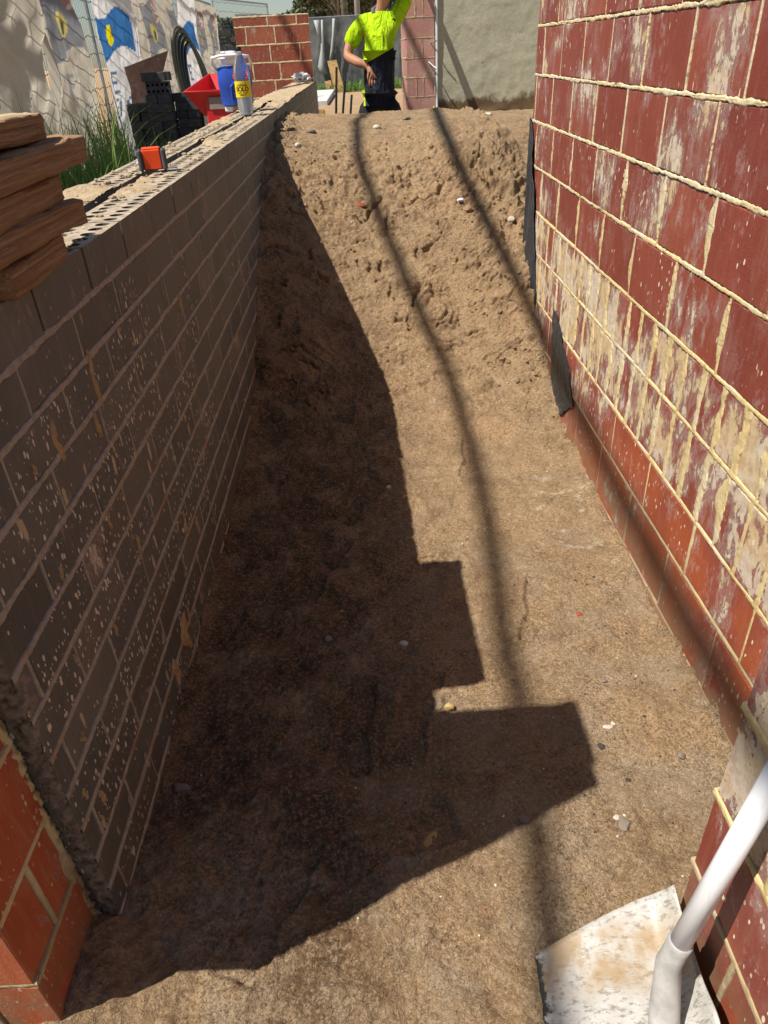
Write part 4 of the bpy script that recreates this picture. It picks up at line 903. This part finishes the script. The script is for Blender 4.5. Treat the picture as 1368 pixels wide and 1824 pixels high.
J = [((.17, Yw, 1.00), (.125, .095)), ((.18, Yw, 1.15), (.125, .09)), ((.19, Yw, 1.35), (.145, .10)), ((.20, Yw, 1.50), (.15, .085)), ((.225, Yw-.01, 1.60), .062), ((.245, Yw-.03, 1.68), .055),
     ((.265, Yw-.05, 1.775), .082), ((.275, Yw-.07, 1.86), .085), ((.27, Yw-.06, 1.90), .06),
     ((.03, Yw, 1.51), .062), ((-.06, Yw+.0, 1.43), .052), ((-.115, Yw-.05, 1.285), .046), ((-.01, Yw-.19, 1.235), .042), ((.085, Yw-.22, 1.20), .030),
     ((.36, Yw, 1.55), .060), ((.44, Yw+.05, 1.66), .050), ((.52, Yw+.15, 1.84), .042), ((.53, Yw+.32, 1.98), .032), ((.53, Yw+.43, 2.06), .028),
     ((.09, Yw, .92), .088), ((.05, Yw-.06, .60), .062), ((.04, Yw+.02, .40), .055), ((.04, Yw+.02, .28), .042), ((.04, Yw-.10, .25), .04),
     ((.26, Yw, .92), .088), ((.30, Yw-.04, .60), .062), ((.33, Yw+.03, .40), .055), ((.33, Yw+.03, .28), .042), ((.34, Yw-.10, .25), .04)]
Eg = [(0, 1), (1, 2), (2, 3), (3, 4), (4, 5), (5, 6), (6, 7), (7, 8), (3, 9), (9, 10), (10, 11), (11, 12), (12, 13), (3, 14), (14, 15), (15, 16), (16, 17), (17, 18), (0, 19), (19, 20), (20, 21), (21, 22), (22, 23), (0, 24), (24, 25), (25, 26), (26, 27), (27, 28)]
# hanging right hand: palm then four fingers and a thumb
pb = len(J); J += [((.108, Yw-.24, 1.165), (.036, .018)), ((.122, Yw-.245, 1.125), (.040, .017))]; Eg += [(13, pb), (pb, pb+1)]
for k, (dx, l1, l2) in enumerate(((-.032, .034, .030), (-.012, .040, .036), (.010, .038, .034), (.029, .030, .026))):
    a = len(J); x = .122+dx
    J += [((x, Yw-.248, 1.105), .0125), ((x+dx*.15, Yw-.254, 1.105-l1), .0115), ((x+dx*.1, Yw-.242, 1.105-l1-l2), .0095)]
    Eg += [(pb+1, a), (a, a+1), (a+1, a+2)]
a = len(J); J += [((.080, Yw-.25, 1.150), .012), ((.070, Yw-.255, 1.115), .0105), ((.076, Yw-.25, 1.085), .0085)]; Eg += [(pb, a), (a, a+1), (a+1, a+2)]
pb = len(J); J += [((.53, Yw+.475, 2.10), (.034, .016)), ((.53, Yw+.482, 2.14), (.038, .015))]; Eg += [(18, pb), (pb, pb+1)]
for dx, l in ((-.032, .055), (-.011, .07), (.011, .068), (.030, .052)):
    a = len(J); J += [((.53+dx, Yw+.486, 2.16), .0095), ((.53+dx*1.2, Yw+.488, 2.16+l*.5), .009), ((.53+dx*1.3, Yw+.488, 2.16+l), .0075)]; Eg += [(pb+1, a), (a, a+1), (a+1, a+2)]
a = len(J); J += [((.49, Yw+.480, 2.11), .011), ((.468, Yw+.485, 2.135), .009)]; Eg += [(pb, a), (a, a+1)]
BD = skin('body', J, Eg, SK, WK, 0, 2)
skin('polo_shirt', [((.178, Yw, .985), (.32, .17)), ((.183, Yw, 1.10), (.285, .155)), ((.188, Yw, 1.25), (.265, .15)), ((.197, Yw, 1.42), (.27, .15)), ((.205, Yw, 1.535), (.165, .11)), ((.222, Yw-.01, 1.60), .072),
      ((.05, Yw, 1.525), .085), ((-.035, Yw, 1.455), .085), ((-.095, Yw-.01, 1.345), .078), ((.345, Yw, 1.56), .088), ((.425, Yw+.04, 1.65), .080), ((.49, Yw+.10, 1.77), .070)],
     [(0, 1), (1, 2), (2, 3), (3, 4), (4, 5), (4, 6), (6, 7), (7, 8), (4, 9), (9, 10), (10, 11)], M_SHIRT, WK, 1)
skin('work_trousers', [((.175, Yw, .97), (.26, .15)), ((.175, Yw, 1.04), (.23, .14)), ((.075, Yw-.01, .86), .155), ((.06, Yw-.04, .66), .110), ((.05, Yw+.0, .45), .08), ((.04, Yw+.02, .30), .068), ((.28, Yw-.01, .86), .155), ((.29, Yw-.02, .66), .110), ((.31, Yw+.02, .45), .08), ((.33, Yw+.03, .30), .068)],
     [(0, 1), (0, 2), (2, 3), (3, 4), (4, 5), (0, 6), (6, 7), (7, 8), (8, 9)], M_NAVY, WK, 0)
b = MB(); b.tube([(.155, Yw-.085, 1.60), (.15, Yw, 1.635), (.19, Yw+.07, 1.66), (.26, Yw+.075, 1.665), (.30, Yw, 1.655), (.285, Yw-.075, 1.615)], .020, 8); b.build('collar', M_COLLAR, WK, True)
b = MB(); b.tube([(.225, Yw-.105, 1.57), (.228, Yw-.125, 1.50), (.228, Yw-.135, 1.45)], .006, 6); b.build('placket', M_COLLAR, WK)
b = MB(); b.box((.315, Yw-.128, 1.535), (.07, .004, .026), ry=-.5); b.box((.305, Yw-.130, 1.515), (.055, .004, .010), ry=-.5); b.build('chest_print', M_INK, WK)
# face
b = MB(); b.tube([(.265, Yw-.135, 1.835), (.266, Yw-.160, 1.805), (.267, Yw-.148, 1.790)], [.008, .014, .011], 8); b.build('nose', SK, WK, True)
b = MB()
for sx in (-1, 1): bmesh.ops.create_icosphere(b.b, subdivisions=2, radius=.0095, matrix=Matrix.Translation((.267+sx*.030, Yw-.140, 1.835)))
b.build('eyes', M_WHITE, WK, True)
b = MB(); b.tube([(.243, Yw-.133, 1.757), (.266, Yw-.140, 1.755), (.290, Yw-.133, 1.757)], .006, 8); b.build('mouth', plain('lips', (.38, .13, .10), .5), WK, True)
b = MB()
for sx in (-1, 1): bmesh.ops.create_icosphere(b.b, subdivisions=2, radius=1, matrix=Matrix.Translation((.268+sx*.085, Yw-.06, 1.82)) @ Matrix.Diagonal((.010, .018, .030, 1)))
b.build('ears', SK, WK, True)
b = MB(); bmesh.ops.create_icosphere(b.b, subdivisions=3, radius=1, matrix=Matrix.Translation((.272, Yw-.045, 1.875)) @ Matrix.Diagonal((.094, .098, .082, 1)))
b.build('hair', M_HAIR, WK, True)
b = MB()
for x_, y_ in ((.04, Yw-.03), (.335, Yw-.02)): b.box((x_, y_-.03, .255), (.10, .28, .09), bev=.03)
b.build('boots', M_BOOT, WK, True)

# steel bars beside the worker
for (x0, x1, y0, lab) in ((-.265, -.195, 7.0, 'left dark steel star picket leaning beside the worker'), (-.235, -.125, 7.05, 'right dark steel star picket crossing behind the left one'), (-.165, -.085, 7.3, 'third dark steel bar partly behind the trousers of the worker')):
    b = MB(); z1 = 1.22 if x0 < -.25 else (1.16 if x0 < -.2 else 1.0)
    for k in range(3):
        a = k*2.094; c = Vector((math.cos(a), math.sin(a), 0))*.010
        b.tube([Vector((x0, y0, .45))+c*.4, Vector((x1, y0+.05, z1))+c*.4], [.0085, .007], 6)
    tag(b.build('star_picket', M_DKST), lab, 'steel bar', 'steel bars standing in the soil')

# ------------------------------------------------------------------ dark brick stack on the left
CB = cored('cored_brick_dark', .23, .076, .11, M_DBRK, 2, 5, .0135)
CBg = bev_brick('brick', .23, .11, .076, M_GBRK, 5); DB = [bev_brick('brick', .23, .076, .11, M_DBRK, s_) for s_ in range(3)]
rowname = ['lowest', 'second', 'third', 'fourth', 'fifth', 'sixth', 'seventh', 'eighth', 'ninth', 'tenth', 'eleventh', 'twelfth']
def stackb(x, y, z, kind, lab, rz=0):
    # kind: 's' long side to camera, 'h' end to camera, 'f' holes facing the camera
    if kind == 'f': o = obj('loose_brick', CB, None, (x, y, z), (R(90), 0, R(90))); o.rotation_euler = (Matrix.Rotation(R(90), 3, 'Z') @ Matrix.Rotation(R(90), 3, 'Y').inverted()).to_euler() if False else (0, 0, 0)
    if kind == 'f':
        o.rotation_euler = (Matrix.Rotation(R(90), 3, 'X') @ Matrix.Rotation(R(90), 3, 'Z')).to_euler()
    elif kind == 's': o = obj('loose_brick', random.choice(DB), None, (x, y, z), (0, 0, R(90)+rz))
    else: o = obj('loose_brick', random.choice(DB), None, (x, y, z), (0, 0, rz))
    tag(o, lab, 'brick', 'dark bricks stacked beyond the grey wall'); return o
grd = .36
for (x0, nrow, wid, nm, yb) in ((-2.28, 8, .23, 'left', 8.45), (-2.02, 11, .24, 'middle', 8.25), (-1.79, 9, .23, 'right', 8.42), (-1.60, 7, .23, 'rear right', 8.6)):
    z = grd; 
    for r in range(nrow):
        last = r == nrow-1
        if nm == 'middle' and r == 9:
            stackb(x0+.02, yb, z+.055, 'f', 'dark brick on edge showing ten core holes near the top of the middle column'); z += .112; continue
        if (r+len(nm)) % 3 == 0 or last:
            stackb(x0+random.uniform(-.012, .012), yb, z+.038, 's', f'dark brick lengthways at the front, {rowname[r]} course, {nm} column of stack', random.uniform(-.06, .06))
            stackb(x0+random.uniform(-.012, .012), yb+.13, z+.038, 's', f'dark brick behind the front one, {rowname[r]} course, {nm} column of stack', random.uniform(-.06, .06))
        else:
            for s_, sn in ((-1, 'left'), (1, 'right')):
                stackb(x0+s_*.058+random.uniform(-.004, .004), yb+.06+random.uniform(-.02, .02), z+.038, 'h', f'dark brick end on, {sn} of its pair, {rowname[r]} course, {nm} column', random.uniform(-.05, .05))
        z += .077
    if nm == 'middle': zt_m = z
for k, (x, y, z, rz_) in enumerate(((-1.53, 8.30, .98, .3), (-1.46, 8.25, .86, .1), (-1.41, 8.28, .76, .2), (-1.55, 8.3, .80, .0))):
    o = obj('loose_brick', CBg, None, (x, y, z), (0, 0, rz_)); tag(o, ['topmost pale grey half brick at the right end of the dark stack', 'pale grey brick stepping down second from the top', 'lowest pale grey brick near the grey wall edge', 'pale grey brick tucked beneath the topmost pale one'][k], 'brick', 'pale grey bricks at the end of the dark stack')
for i_, (x, z, dz) in enumerate(((-1.53, .65, .55), (-1.46, .60, .45), (-1.41, .52, .35))): 
    b = MB(); b.box((x, 8.30+i_*.13, (z+.36)/2+.03), (.11, .11, z-.36+.02+.0), bev=.004); tag(b.build('loose_brick', M_GBRK), ['grey block standing under the topmost pale brick', 'grey block standing under the second pale brick', 'grey block standing under the lowest pale brick'][i_], 'brick')
# far stack on a wrapped pallet
grp = 'dark bricks on the far wrapped pallet'
def fb(x, z, kind, lab, y=17.0):
    if kind == 'f': o = obj('loose_brick', CB, None, (x, y, z), (Matrix.Rotation(R(90), 3, 'X') @ Matrix.Rotation(R(90), 3, 'Z')).to_euler())
    else: o = obj('loose_brick', DB[0], None, (x, y, z), (0, 0, R(90) if kind == 's' else 0))
    tag(o, lab, 'brick', grp)
fb(-2.55, 1.86, 'f', 'dark brick with ten holes at the top of the far stack'); fb(-2.31, 1.84, 's', 'dark brick right of the topmost holed brick on the far stack')
fb(-2.60, 1.75, 's', 'dark brick under the topmost holed brick on the far stack'); fb(-2.36, 1.75, 'h', 'upright end of a dark brick in the second layer of the far stack'); fb(-2.24, 1.75, 'h', 'rightmost brick end in the second layer of the far stack')
fb(-2.70, 1.61, 'f', 'dark brick with ten holes at the left of the far stack'); fb(-2.45, 1.63, 'h', 'brick end right of the lower holed brick on the far stack'); fb(-2.28, 1.61, 'f', 'holed brick at the right in the third layer of the far stack')
for k in range(3): fb(-2.72+.24*k, 1.50, 's', ['left', 'middle', 'right'][k]+' dark brick in the flat bottom layer above the wrapped pallet')
b = MB(); b.box((-2.5, 17.15, .92), (.85, .5, 1.06), bev=.03); tag(b.build('wrapped_pallet', M_BAG), 'pallet load wrapped in grey plastic under the far dark bricks', 'pallet')
# plywood offcut
b = MB(); b.poly([(-2.58, 8.95, 1.27), (-2.00, 8.95, 1.42), (-2.16, 8.95, 1.10), (-2.30, 8.95, .40), (-2.55, 8.95, .40)], .018, (0, 1, 0)); tag(b.build('plywood_offcut', M_PLY), 'mud stained brown plywood offcut with a pointed corner behind the dark bricks', 'plywood')
# hose coils
HC = thing('hose_coil', 'coil of ribbed and black hose leaning against the fence banner', 'hose', (-2.0, 9.9, .4))
for k in range(5):
    b = MB(); pts = []
    for i in range(40):
        a = 2*math.pi*i/40; w_ = .105-.006*k; pts.append((-1.98+.018*k+w_*math.cos(a)*1.0+.13*math.sin(a)*-1*.6, 9.9+.03*k+.25*math.cos(a), 1.05+.60*math.sin(a)-.04*k))
    b.tube(pts, .020, 8, closed=True); b.build('hose_loop', M_HOSEG if k < 2 else M_RUBBER, HC, True)
# red barrow
BR = thing('red_barrow', 'red plastic barrow tub seen behind the blue water jug', 'barrow', (-1.2, 6.9, .4))
def frustum(b, c0, c1, th=0):
    vs = [b.b.verts.new(v) for v in c0+c1]; n = 4
    for k in range(n): b.b.faces.new((vs[k], vs[(k+1) % n], vs[n+(k+1) % n], vs[n+k]))
    b.b.faces.new(vs[:n][::-1])
b = MB(); y_ = 6.6
frustum(b, [(-1.30, y_+.15, .93), (-1.08, y_+.15, .93), (-1.08, y_+.60, .93), (-1.30, y_+.60, .93)], [(-1.405, y_, 1.11), (-1.03, y_, 1.11), (-1.03, y_+.75, 1.19), (-1.32, y_+.75, 1.21)])
o = b.build('tub', M_REDP, BR); md = o.modifiers.new('thickness', 'SOLIDIFY'); md.thickness = .012
b = MB(); b.tube([(-1.405, y_, 1.11), (-1.03, y_, 1.11), (-1.03, y_+.75, 1.19), (-1.32, y_+.75, 1.21)], .010, 8, closed=True); b.build('tub_rim', M_REDP, BR)
b = MB(); b.box((-1.14, y_+.06, .99), (.24, .05, .24), bev=.01); b.build('front_panel', M_REDP, BR)
b = MB(); b.box((-1.14, y_+.025, 1.025), (.17, .006, .085)); b.build('printed_sticker', M_CARD, BR)
b = MB(); b.tube([(-1.25, y_+.15, .90), (-1.22, y_+.2, .42)], .016, 8); b.tube([(-.98, y_+.15, .90), (-.95, y_+.2, .42)], .016, 8); b.tube([(-1.27, y_+.1, .88), (-.9, y_+.1, .88)], .016, 8); b.build('stand', M_DKST, BR)
b = MB(); b.tube([(-1.12+.0, y_+.62+.17*math.cos(a), .53+.17*math.sin(a)) for a in [k*math.pi/10 for k in range(20)]], .035, 8, closed=True); b.build('wheel', M_RUBBER, BR, True)

# ------------------------------------------------------------------ fences and banners
FONT = {'E': ['11111', '10000', '10000', '11110', '10000', '10000', '11111'], 'O': ['01110', '10001', '10001', '10001', '10001', '10001', '01110'], 'N': ['10001', '11001', '10101', '10101', '10011', '10001', '10001']}
BASE = (.56, .52, .43)
def print_img(S, Tz, kind):
    """S metres along the banner, Tz metres above its foot; returns colours: pale cloth, blue grey shields with red and white corner and yellow oval, letters"""
    C = np.zeros(S.shape+(3,)); C[:] = BASE if kind != 'bright' else (.80, .80, .80)  # 'bright' paints direct sunlight in as lighter cloth and stronger print colours
    blue = (.24, .25, .27) if kind != 'bright' else (.04, .18, .46)
    rep = 1.3
    s = (S % rep)-rep/2; z = Tz
    top = (1.42 if kind == 'bright' else 1.62)+.05*np.sin(s*9)-.05*np.abs(s); bot = 1.02+.30*np.maximum(0, np.abs(s)*1.5)**2+.10*np.sin(s*7+1)
    sh = (np.abs(s) < .34) & (z < top) & (z > bot); C[sh] = blue
    fl = sh & (s > .04) & (s < .30) & (z > 1.40) & (kind != 'bright'); C[fl] = (.40, .22, .20)
    for a_, b_ in ((1, 1.48), (-1, 1.50)):
        m_ = fl & (np.abs((z-b_)-a_*.7*(s-.17)) < .014); C[m_] = (.62, .58, .52)
    C[fl & ((np.abs(s-.17) < .014) | (np.abs(z-1.5) < .014))] = (.62, .58, .52)
    ov = ((s+.06)/.055)**2+((z-1.28)/.105)**2 if kind != 'bright' else ((s+.10)/.065)**2+((z-1.22)/.09)**2; C[sh & (ov < 1)] = (.60, .52, .16) if kind != 'bright' else (.82, .72, .0)
    C[sh & (ov < 1) & (((s+.05)/.02)**2+((z-1.26)/.06)**2 < 1)] = (.10, .10, .08)
    def lettr(ch, x0, z0, w, h):
        G = FONT[ch]; u = ((s-x0)/w*5).astype(int); v = ((z0+h-z)/h*7).astype(int)
        inb = (s >= x0) & (s < x0+w) & (z > z0) & (z < z0+h)
        g = np.array([[int(c) for c in r_] for r_ in G]); m_ = inb & (g[np.clip(v, 0, 6), np.clip(u, 0, 4)] == 1); C[m_] = (.34, .34, .34) if kind != 'bright' else (.10, .18, .32)
    lettr('E', -.20, .72, .15, .19); lettr('O', -.20, .48, .15, .19); lettr('O', .03, .48, .15, .19)
    if kind == 'plain': C[:] = (.30, .31, .31)
    return C
def banner(name, x0, y0, x1, y1, zf, H, lab, m, kind='pale', amp=.05, seed=1, grp='printed banners on the site fence', off=0., res=.014):
    L = math.hypot(x1-x0, y1-y0); n = int(L/res); k = int(H/res); S, T = np.meshgrid(np.linspace(0, L, n), np.linspace(0, H, k), indexing='ij')
    dx, dy = (x1-x0)/L, (y1-y0)/L; nx, ny = dy, -dx
    w = amp*(np.sin(S*5.2+seed+1.8*fbm(S, T, .8, 3, seed))+.45*np.sin(S*11+T*2.1+seed*2)+.8*fbm(S, T*.4, 2.5, 4, seed+5)*2)*(.35+.65*sm(H-T, 0, .6))+.022*fbm(S+T*.3, T*.5, 7, 4, seed+9)
    sS = S+.05*np.sin(T*3+seed)*(1-T/H)
    P = np.stack([x0+dx*sS+nx*w, y0+dy*sS+ny*w, zf+T*(1-.01*np.abs(w)/max(amp, .01))], -1)
    me = gridmesh(name, P, m); C = print_img(S+off+.02*np.sin(T*9), T, kind); ca = me.color_attributes.new('print', 'FLOAT_COLOR', 'POINT')
    ca.data.foreach_set('color', np.concatenate([C, np.ones(S.shape+(1,))], -1).reshape(-1).astype(np.float32)); o = obj(name, me); return tag(o, lab, 'banner', grp)
def fence(x0, y0, x1, y1, zf, H, lab, grp='temporary wire fence panels'):
    L = math.hypot(x1-x0, y1-y0); dx, dy = (x1-x0)/L, (y1-y0)/L; Fn = thing('wire_fence', lab, 'fence', ((x0+x1)/2, (y0+y1)/2, zf), grp)
    A = lambda s_, z: Vector((x0+dx*s_, y0+dy*s_, zf+z))
    b = MB(); b.tube([A(0, 0), A(0, H), A(L, H), A(L, 0)], .019, 8); b.tube([A(0, .12), A(L, .12)], .014, 6); b.build('frame', M_STEEL, Fn)
    b = MB(); ny_ = 13
    for k in range(ny_):
        z = .15+(H-.2)*k/(ny_-1); b.tube([A(s_*L/24, z+.012*math.sin(s_*2.3+k)) for s_ in range(25)], .0035, 4, caps=False)
    for k in range(int(L/.06)): b.tube([A(.03+k*.06, .12), A(.03+k*.06, H)], .0018, 3, caps=False)
    b.build('wire_mesh', M_DKST, Fn)['kind'] = 'stuff'
    b = MB(); b.box(A(0, .06), (.55, .22, .13), bev=.02); b.box(A(L, .06), (.55, .22, .13), bev=.02); b.build('concrete_foot', M_CONC, Fn)
zz = [(-2.72, 4.4), (-2.66, 6.75), (-2.74, 9.1), (-2.62, 11.4), (-2.70, 13.7), (-2.72, 16.6)]
nmz = ['nearest', 'second', 'third', 'fourth', 'farthest']
for k in range(5):
    (a, b_), (c, d) = zz[k], zz[k+1]; fence(a-.05, b_, c-.05, d, .35, 2.05 if k < 4 else 1.85, f'{nmz[k]} wire fence panel along the left side behind the banners')
banner('fence_banner', -2.62, 4.3, -2.60, 6.95, .36, 1.95, 'nearest pale fence banner with deep folds and a large grey blue emblem', M_CLOTH, amp=.16, seed=2, off=.35)
banner('fence_banner', -2.60, 7.0, -2.66, 8.4, .36, 1.95, 'narrow pale fence banner between the nearest one and the bright blue one', M_CLOTH, amp=.07, seed=3, off=1.19)
banner('fence_banner', -2.52, 8.5, -2.45, 9.35, .36, 1.95, 'bright white and blue banner with a yellow circle facing the light', M_CLOTH, 'bright', .05, 4, off=.29)
banner('fence_banner', -2.62, 9.4, -2.60, 12.3, .36, 1.90, 'pale fence banner behind the hose coil with two faded emblems', M_CLOTH, amp=.045, seed=5, off=.3)
banner('fence_banner', -2.52, 12.3, -2.45, 13.3, .36, 1.90, 'second bright white and blue banner with dark letters, right of the hose coil', M_CLOTH, 'bright', .05, 6, off=.35)
banner('fence_banner', -2.60, 13.3, -2.66, 16.6, .36, 1.78, 'farthest pale fence banner beside the far dark bricks', M_CLOTH, amp=.03, seed=7, off=.8)
banner('fence_banner', -2.6, 18.5, -1.9, 19.5, .36, 1.75, 'short pale banner on the return of the fence beyond the far dark bricks', M_CLOTH, 'plain', .05, 8)
fence(-2.75, 16.8, -2.0, 19.6, .35, 1.95, 'short return panel of the wire fence beyond the far dark bricks')
fence(-2.2, 25.1, 0.4, 25.1, .35, 1.85, 'left wire panel of the back fence')
fence(.5, 25.1, 3.3, 25.1, .35, 1.85, 'right wire panel of the back fence behind the worker')
banner('shade_cloth', -2.3, 25, 3.2, 25, .35, 1.84, 'grey shade cloth hung across the back fence left of the worker', M_CLOTHG, 'plain', .05, 9, None, res=.03)
# hanging pale plastic strips on the back fence
M_STRIP = plain('dull_plastic', (.34, .36, .36), .6)
def hang(pts, w, lab):
    b = MB(); V = []
    for (x, z, ww) in pts: V.append([b.b.verts.new((x-ww, 24.85, z)), b.b.verts.new((x, 24.80, z)), b.b.verts.new((x+ww, 24.85, z))])
    for A_, B_ in zip(V, V[1:]):
        for k in range(2): b.b.faces.new((A_[k], A_[k+1], B_[k+1], B_[k]))
    o = b.build('hanging_plastic', M_STRIP, None, True); md = o.modifiers.new('t', 'SOLIDIFY'); md.thickness = .01; tag(o, lab, 'plastic sheet', 'torn plastic hanging on the back fence')
hang([(-1.16, 2.13, .09), (-1.14, 1.9, .05), (-1.12, 1.65, .02)], .1, 'short wedge of pale plastic hanging at the left of the back fence')
hang([(-1.00, 2.13, .03), (-1.02, 1.8, .035), (-1.06, 1.4, .05), (-1.12, 1.0, .11), (-1.05, .8, .10)], .1, 'long pale plastic strip widening downward on the back fence')
hang([(-.66, 2.15, .04), (-.70, 1.8, .04), (-.78, 1.4, .035), (-.86, 1.1, .03)], .1, 'thin slanting pale plastic strip above the leaning boards')
for (V_, lab) in (([(-.93, 1.13), (-.66, 1.15), (-.50, .45), (-.52, .33), (-.76, .30)], 'right brown board leaning on the back fence'), ([(-1.05, .63), (-.87, .66), (-.78, .30), (-.93, .28)], 'shorter left brown board leaning on the back fence')):
    b = MB(); b.poly([(x, 24.2+.3*(z-.3), z) for x, z in V_], .03, (0, -1, 0)); tag(b.build('leaning_board', M_PINE), lab, 'board')
b = MB(); b.box((-1.02, 20.6, .40), (.55, 5.4, .12), bev=.01); o = b.build('concrete_slab', M_CONC); tag(o, 'pale concrete slab edge in the sun beyond the grey wall end', 'slab')
b = MB(); b.box((-.82, 14.6, .40), (.32, .03, .16)); tag(b.build('form_board', M_PINE), 'yellowish timber form board in front of the concrete slab', 'board')

# ------------------------------------------------------------------ grass
def grass(name, N, box, hmin, hmax, seed, wd=.006):
    rr = random.Random(seed); V, Fs = [], []
    for k in range(N):
        x = rr.uniform(box[0], box[1]); y = rr.uniform(box[2], box[3]); h = rr.uniform(hmin, hmax)*(1-.3*rr.random()); a = rr.uniform(0, 6.28); bend = rr.uniform(.1, .75)*h; w = wd*rr.uniform(.6, 1.4)
        if 'fence' not in name and x/y > -.262-(.03 if hmax > .6 else -.02): continue
        z0 = float(terrain(x, y)); base = len(V); n = 6; ca, sa = math.cos(a), math.sin(a)
        for i in range(n):
            u = i/(n-1); q_ = bend*u*u*u; zz_ = z0+h*(u-.25*(bend/h)*u*u*u); ww = w*(1-u)**.6
            V.append((x+ca*q_-sa*ww, y+sa*q_+ca*ww, zz_)); V.append((x+ca*q_+sa*ww, y+sa*q_-ca*ww, zz_))
        for i in range(n-1): Fs.append((base+2*i, base+2*i+1, base+2*i+3, base+2*i+2))
    o = obj(name, mesh(name, V, Fs, M_GRASS, True)); o['kind'] = 'stuff'
grass('tall_grass', 900, (-2.55, -1.6, 5.2, 8.3), .45, 1.0, 3); grass('tall_grass', 160, (-2.25, -1.95, 7.0, 8.1), .6, 1.15, 6)
grass('short_grass', 2600, (-2.6, -1.2, 4.6, 8.0), .15, .55, 4); grass('fence_grass', 1800, (-1.9, 1.2, 24.1, 25), .1, .38, 5, .012)

# ------------------------------------------------------------------ trees behind
def tree(x, y, H, cw, lab, seed, nleaf=7000, ls=.13, nm='gum_tree'):
    rr = np.random.RandomState(seed); T = thing(nm, lab, 'tree', (x, y, .3), 'gum trees beyond the back fence')
    b = MB(); z0 = .3; tp = Vector((x+rr.uniform(-.4, .4), y, z0+H*.6)); b.tube([(x, y, z0), (x+rr.uniform(-.2, .2), y, z0+H*.3), tp], [H*.022, H*.017, H*.011], 8); lobes = []
    for k in range(9):
        a = rr.uniform(0, 6.28); r = cw*rr.uniform(.25, .85); e = Vector((x+math.cos(a)*r, y+math.sin(a)*r, z0+H*rr.uniform(.42, .92))); s_ = Vector((x, y, z0+H*rr.uniform(.2, .5)))
        b.tube([s_, (s_+e)/2+Vector((0, 0, H*.03)), e], [H*.010, H*.006, H*.003], 6); lobes.append((e, rr.uniform(.16, .34)*cw*1.5))
    b.build('trunk', M_BARK, T, True)
    n = nleaf; li = rr.randint(0, len(lobes), n); c = np.array([lobes[i][0] for i in li]); rad = np.array([lobes[i][1] for i in li])
    d = rr.normal(size=(n, 3)); d /= np.linalg.norm(d, axis=1)[:, None]; c = c+d*(rad*rr.uniform(.25, 1, n)**.5)[:, None]*np.array([1, 1, .7])
    u = rr.normal(size=(n, 3)); u /= np.linalg.norm(u, axis=1)[:, None]; v = np.cross(u, rr.normal(size=(n, 3))); v /= np.linalg.norm(v, axis=1)[:, None]
    l = ls*rr.uniform(.6, 1.4, n)[:, None]; V = np.stack([c-u*l, c+v*l*.35, c+u*l, c-v*l*.35], 1).reshape(-1, 3)
    F_ = np.arange(n*4).reshape(-1, 4).tolist(); obj('crown', mesh('crown', V, F_, M_LEAF), T)
for k, (x, y, H, cw, lab) in enumerate([(-8.8, 60, 3.3, 3.2, 'leftmost low gum tree against the blue sky'), (-5.2, 58, 2.9, 2.6, 'small gum tree right of the leftmost one'), (-2.2, 52, 3.9, 3.0, 'gum tree above the left end of the far red pier'), (-12.5, 62, 3.2, 3.4, 'far gum tree above the end of the side fence'),
        (.6, 46, 6.5, 3.0, 'gum tree above the right end of the far red pier'), (-.8, 40, 6.6, 2.2, 'tall thin gum tree with pale trunk above the back fence'), (2.6, 44, 7.5, 3.4, 'dense gum tree behind the shoulder of the worker'), (-.2, 54, 7.0, 4.0, 'background gum tree filling the gap above the back fence'), (-15.5, 60, 3.0, 3, 'gum tree at the far left of the tree line'), (5.5, 48, 8, 4, 'gum tree hidden mostly by the worker')]):
    tree(x, y, H, cw, lab, 20+k, 6500, .17 if y > 50 else .14)
b = MB(); b.tube([(-.42, 30, .3), (-.42, 30, 7.5)], .12, 10); tag(b.build('timber_pole', M_BARK, None, True), 'dark upright timber pole above the back fence', 'pole')
b = MB(); b.tube([(.02, 31, .3), (.04, 31, 7.5)], .10, 10); tag(b.build('timber_pole', plain('pale_pole_wood', (.36, .34, .31), .9), None, True), 'pale upright pole right of the dark pole above the back fence', 'pole')
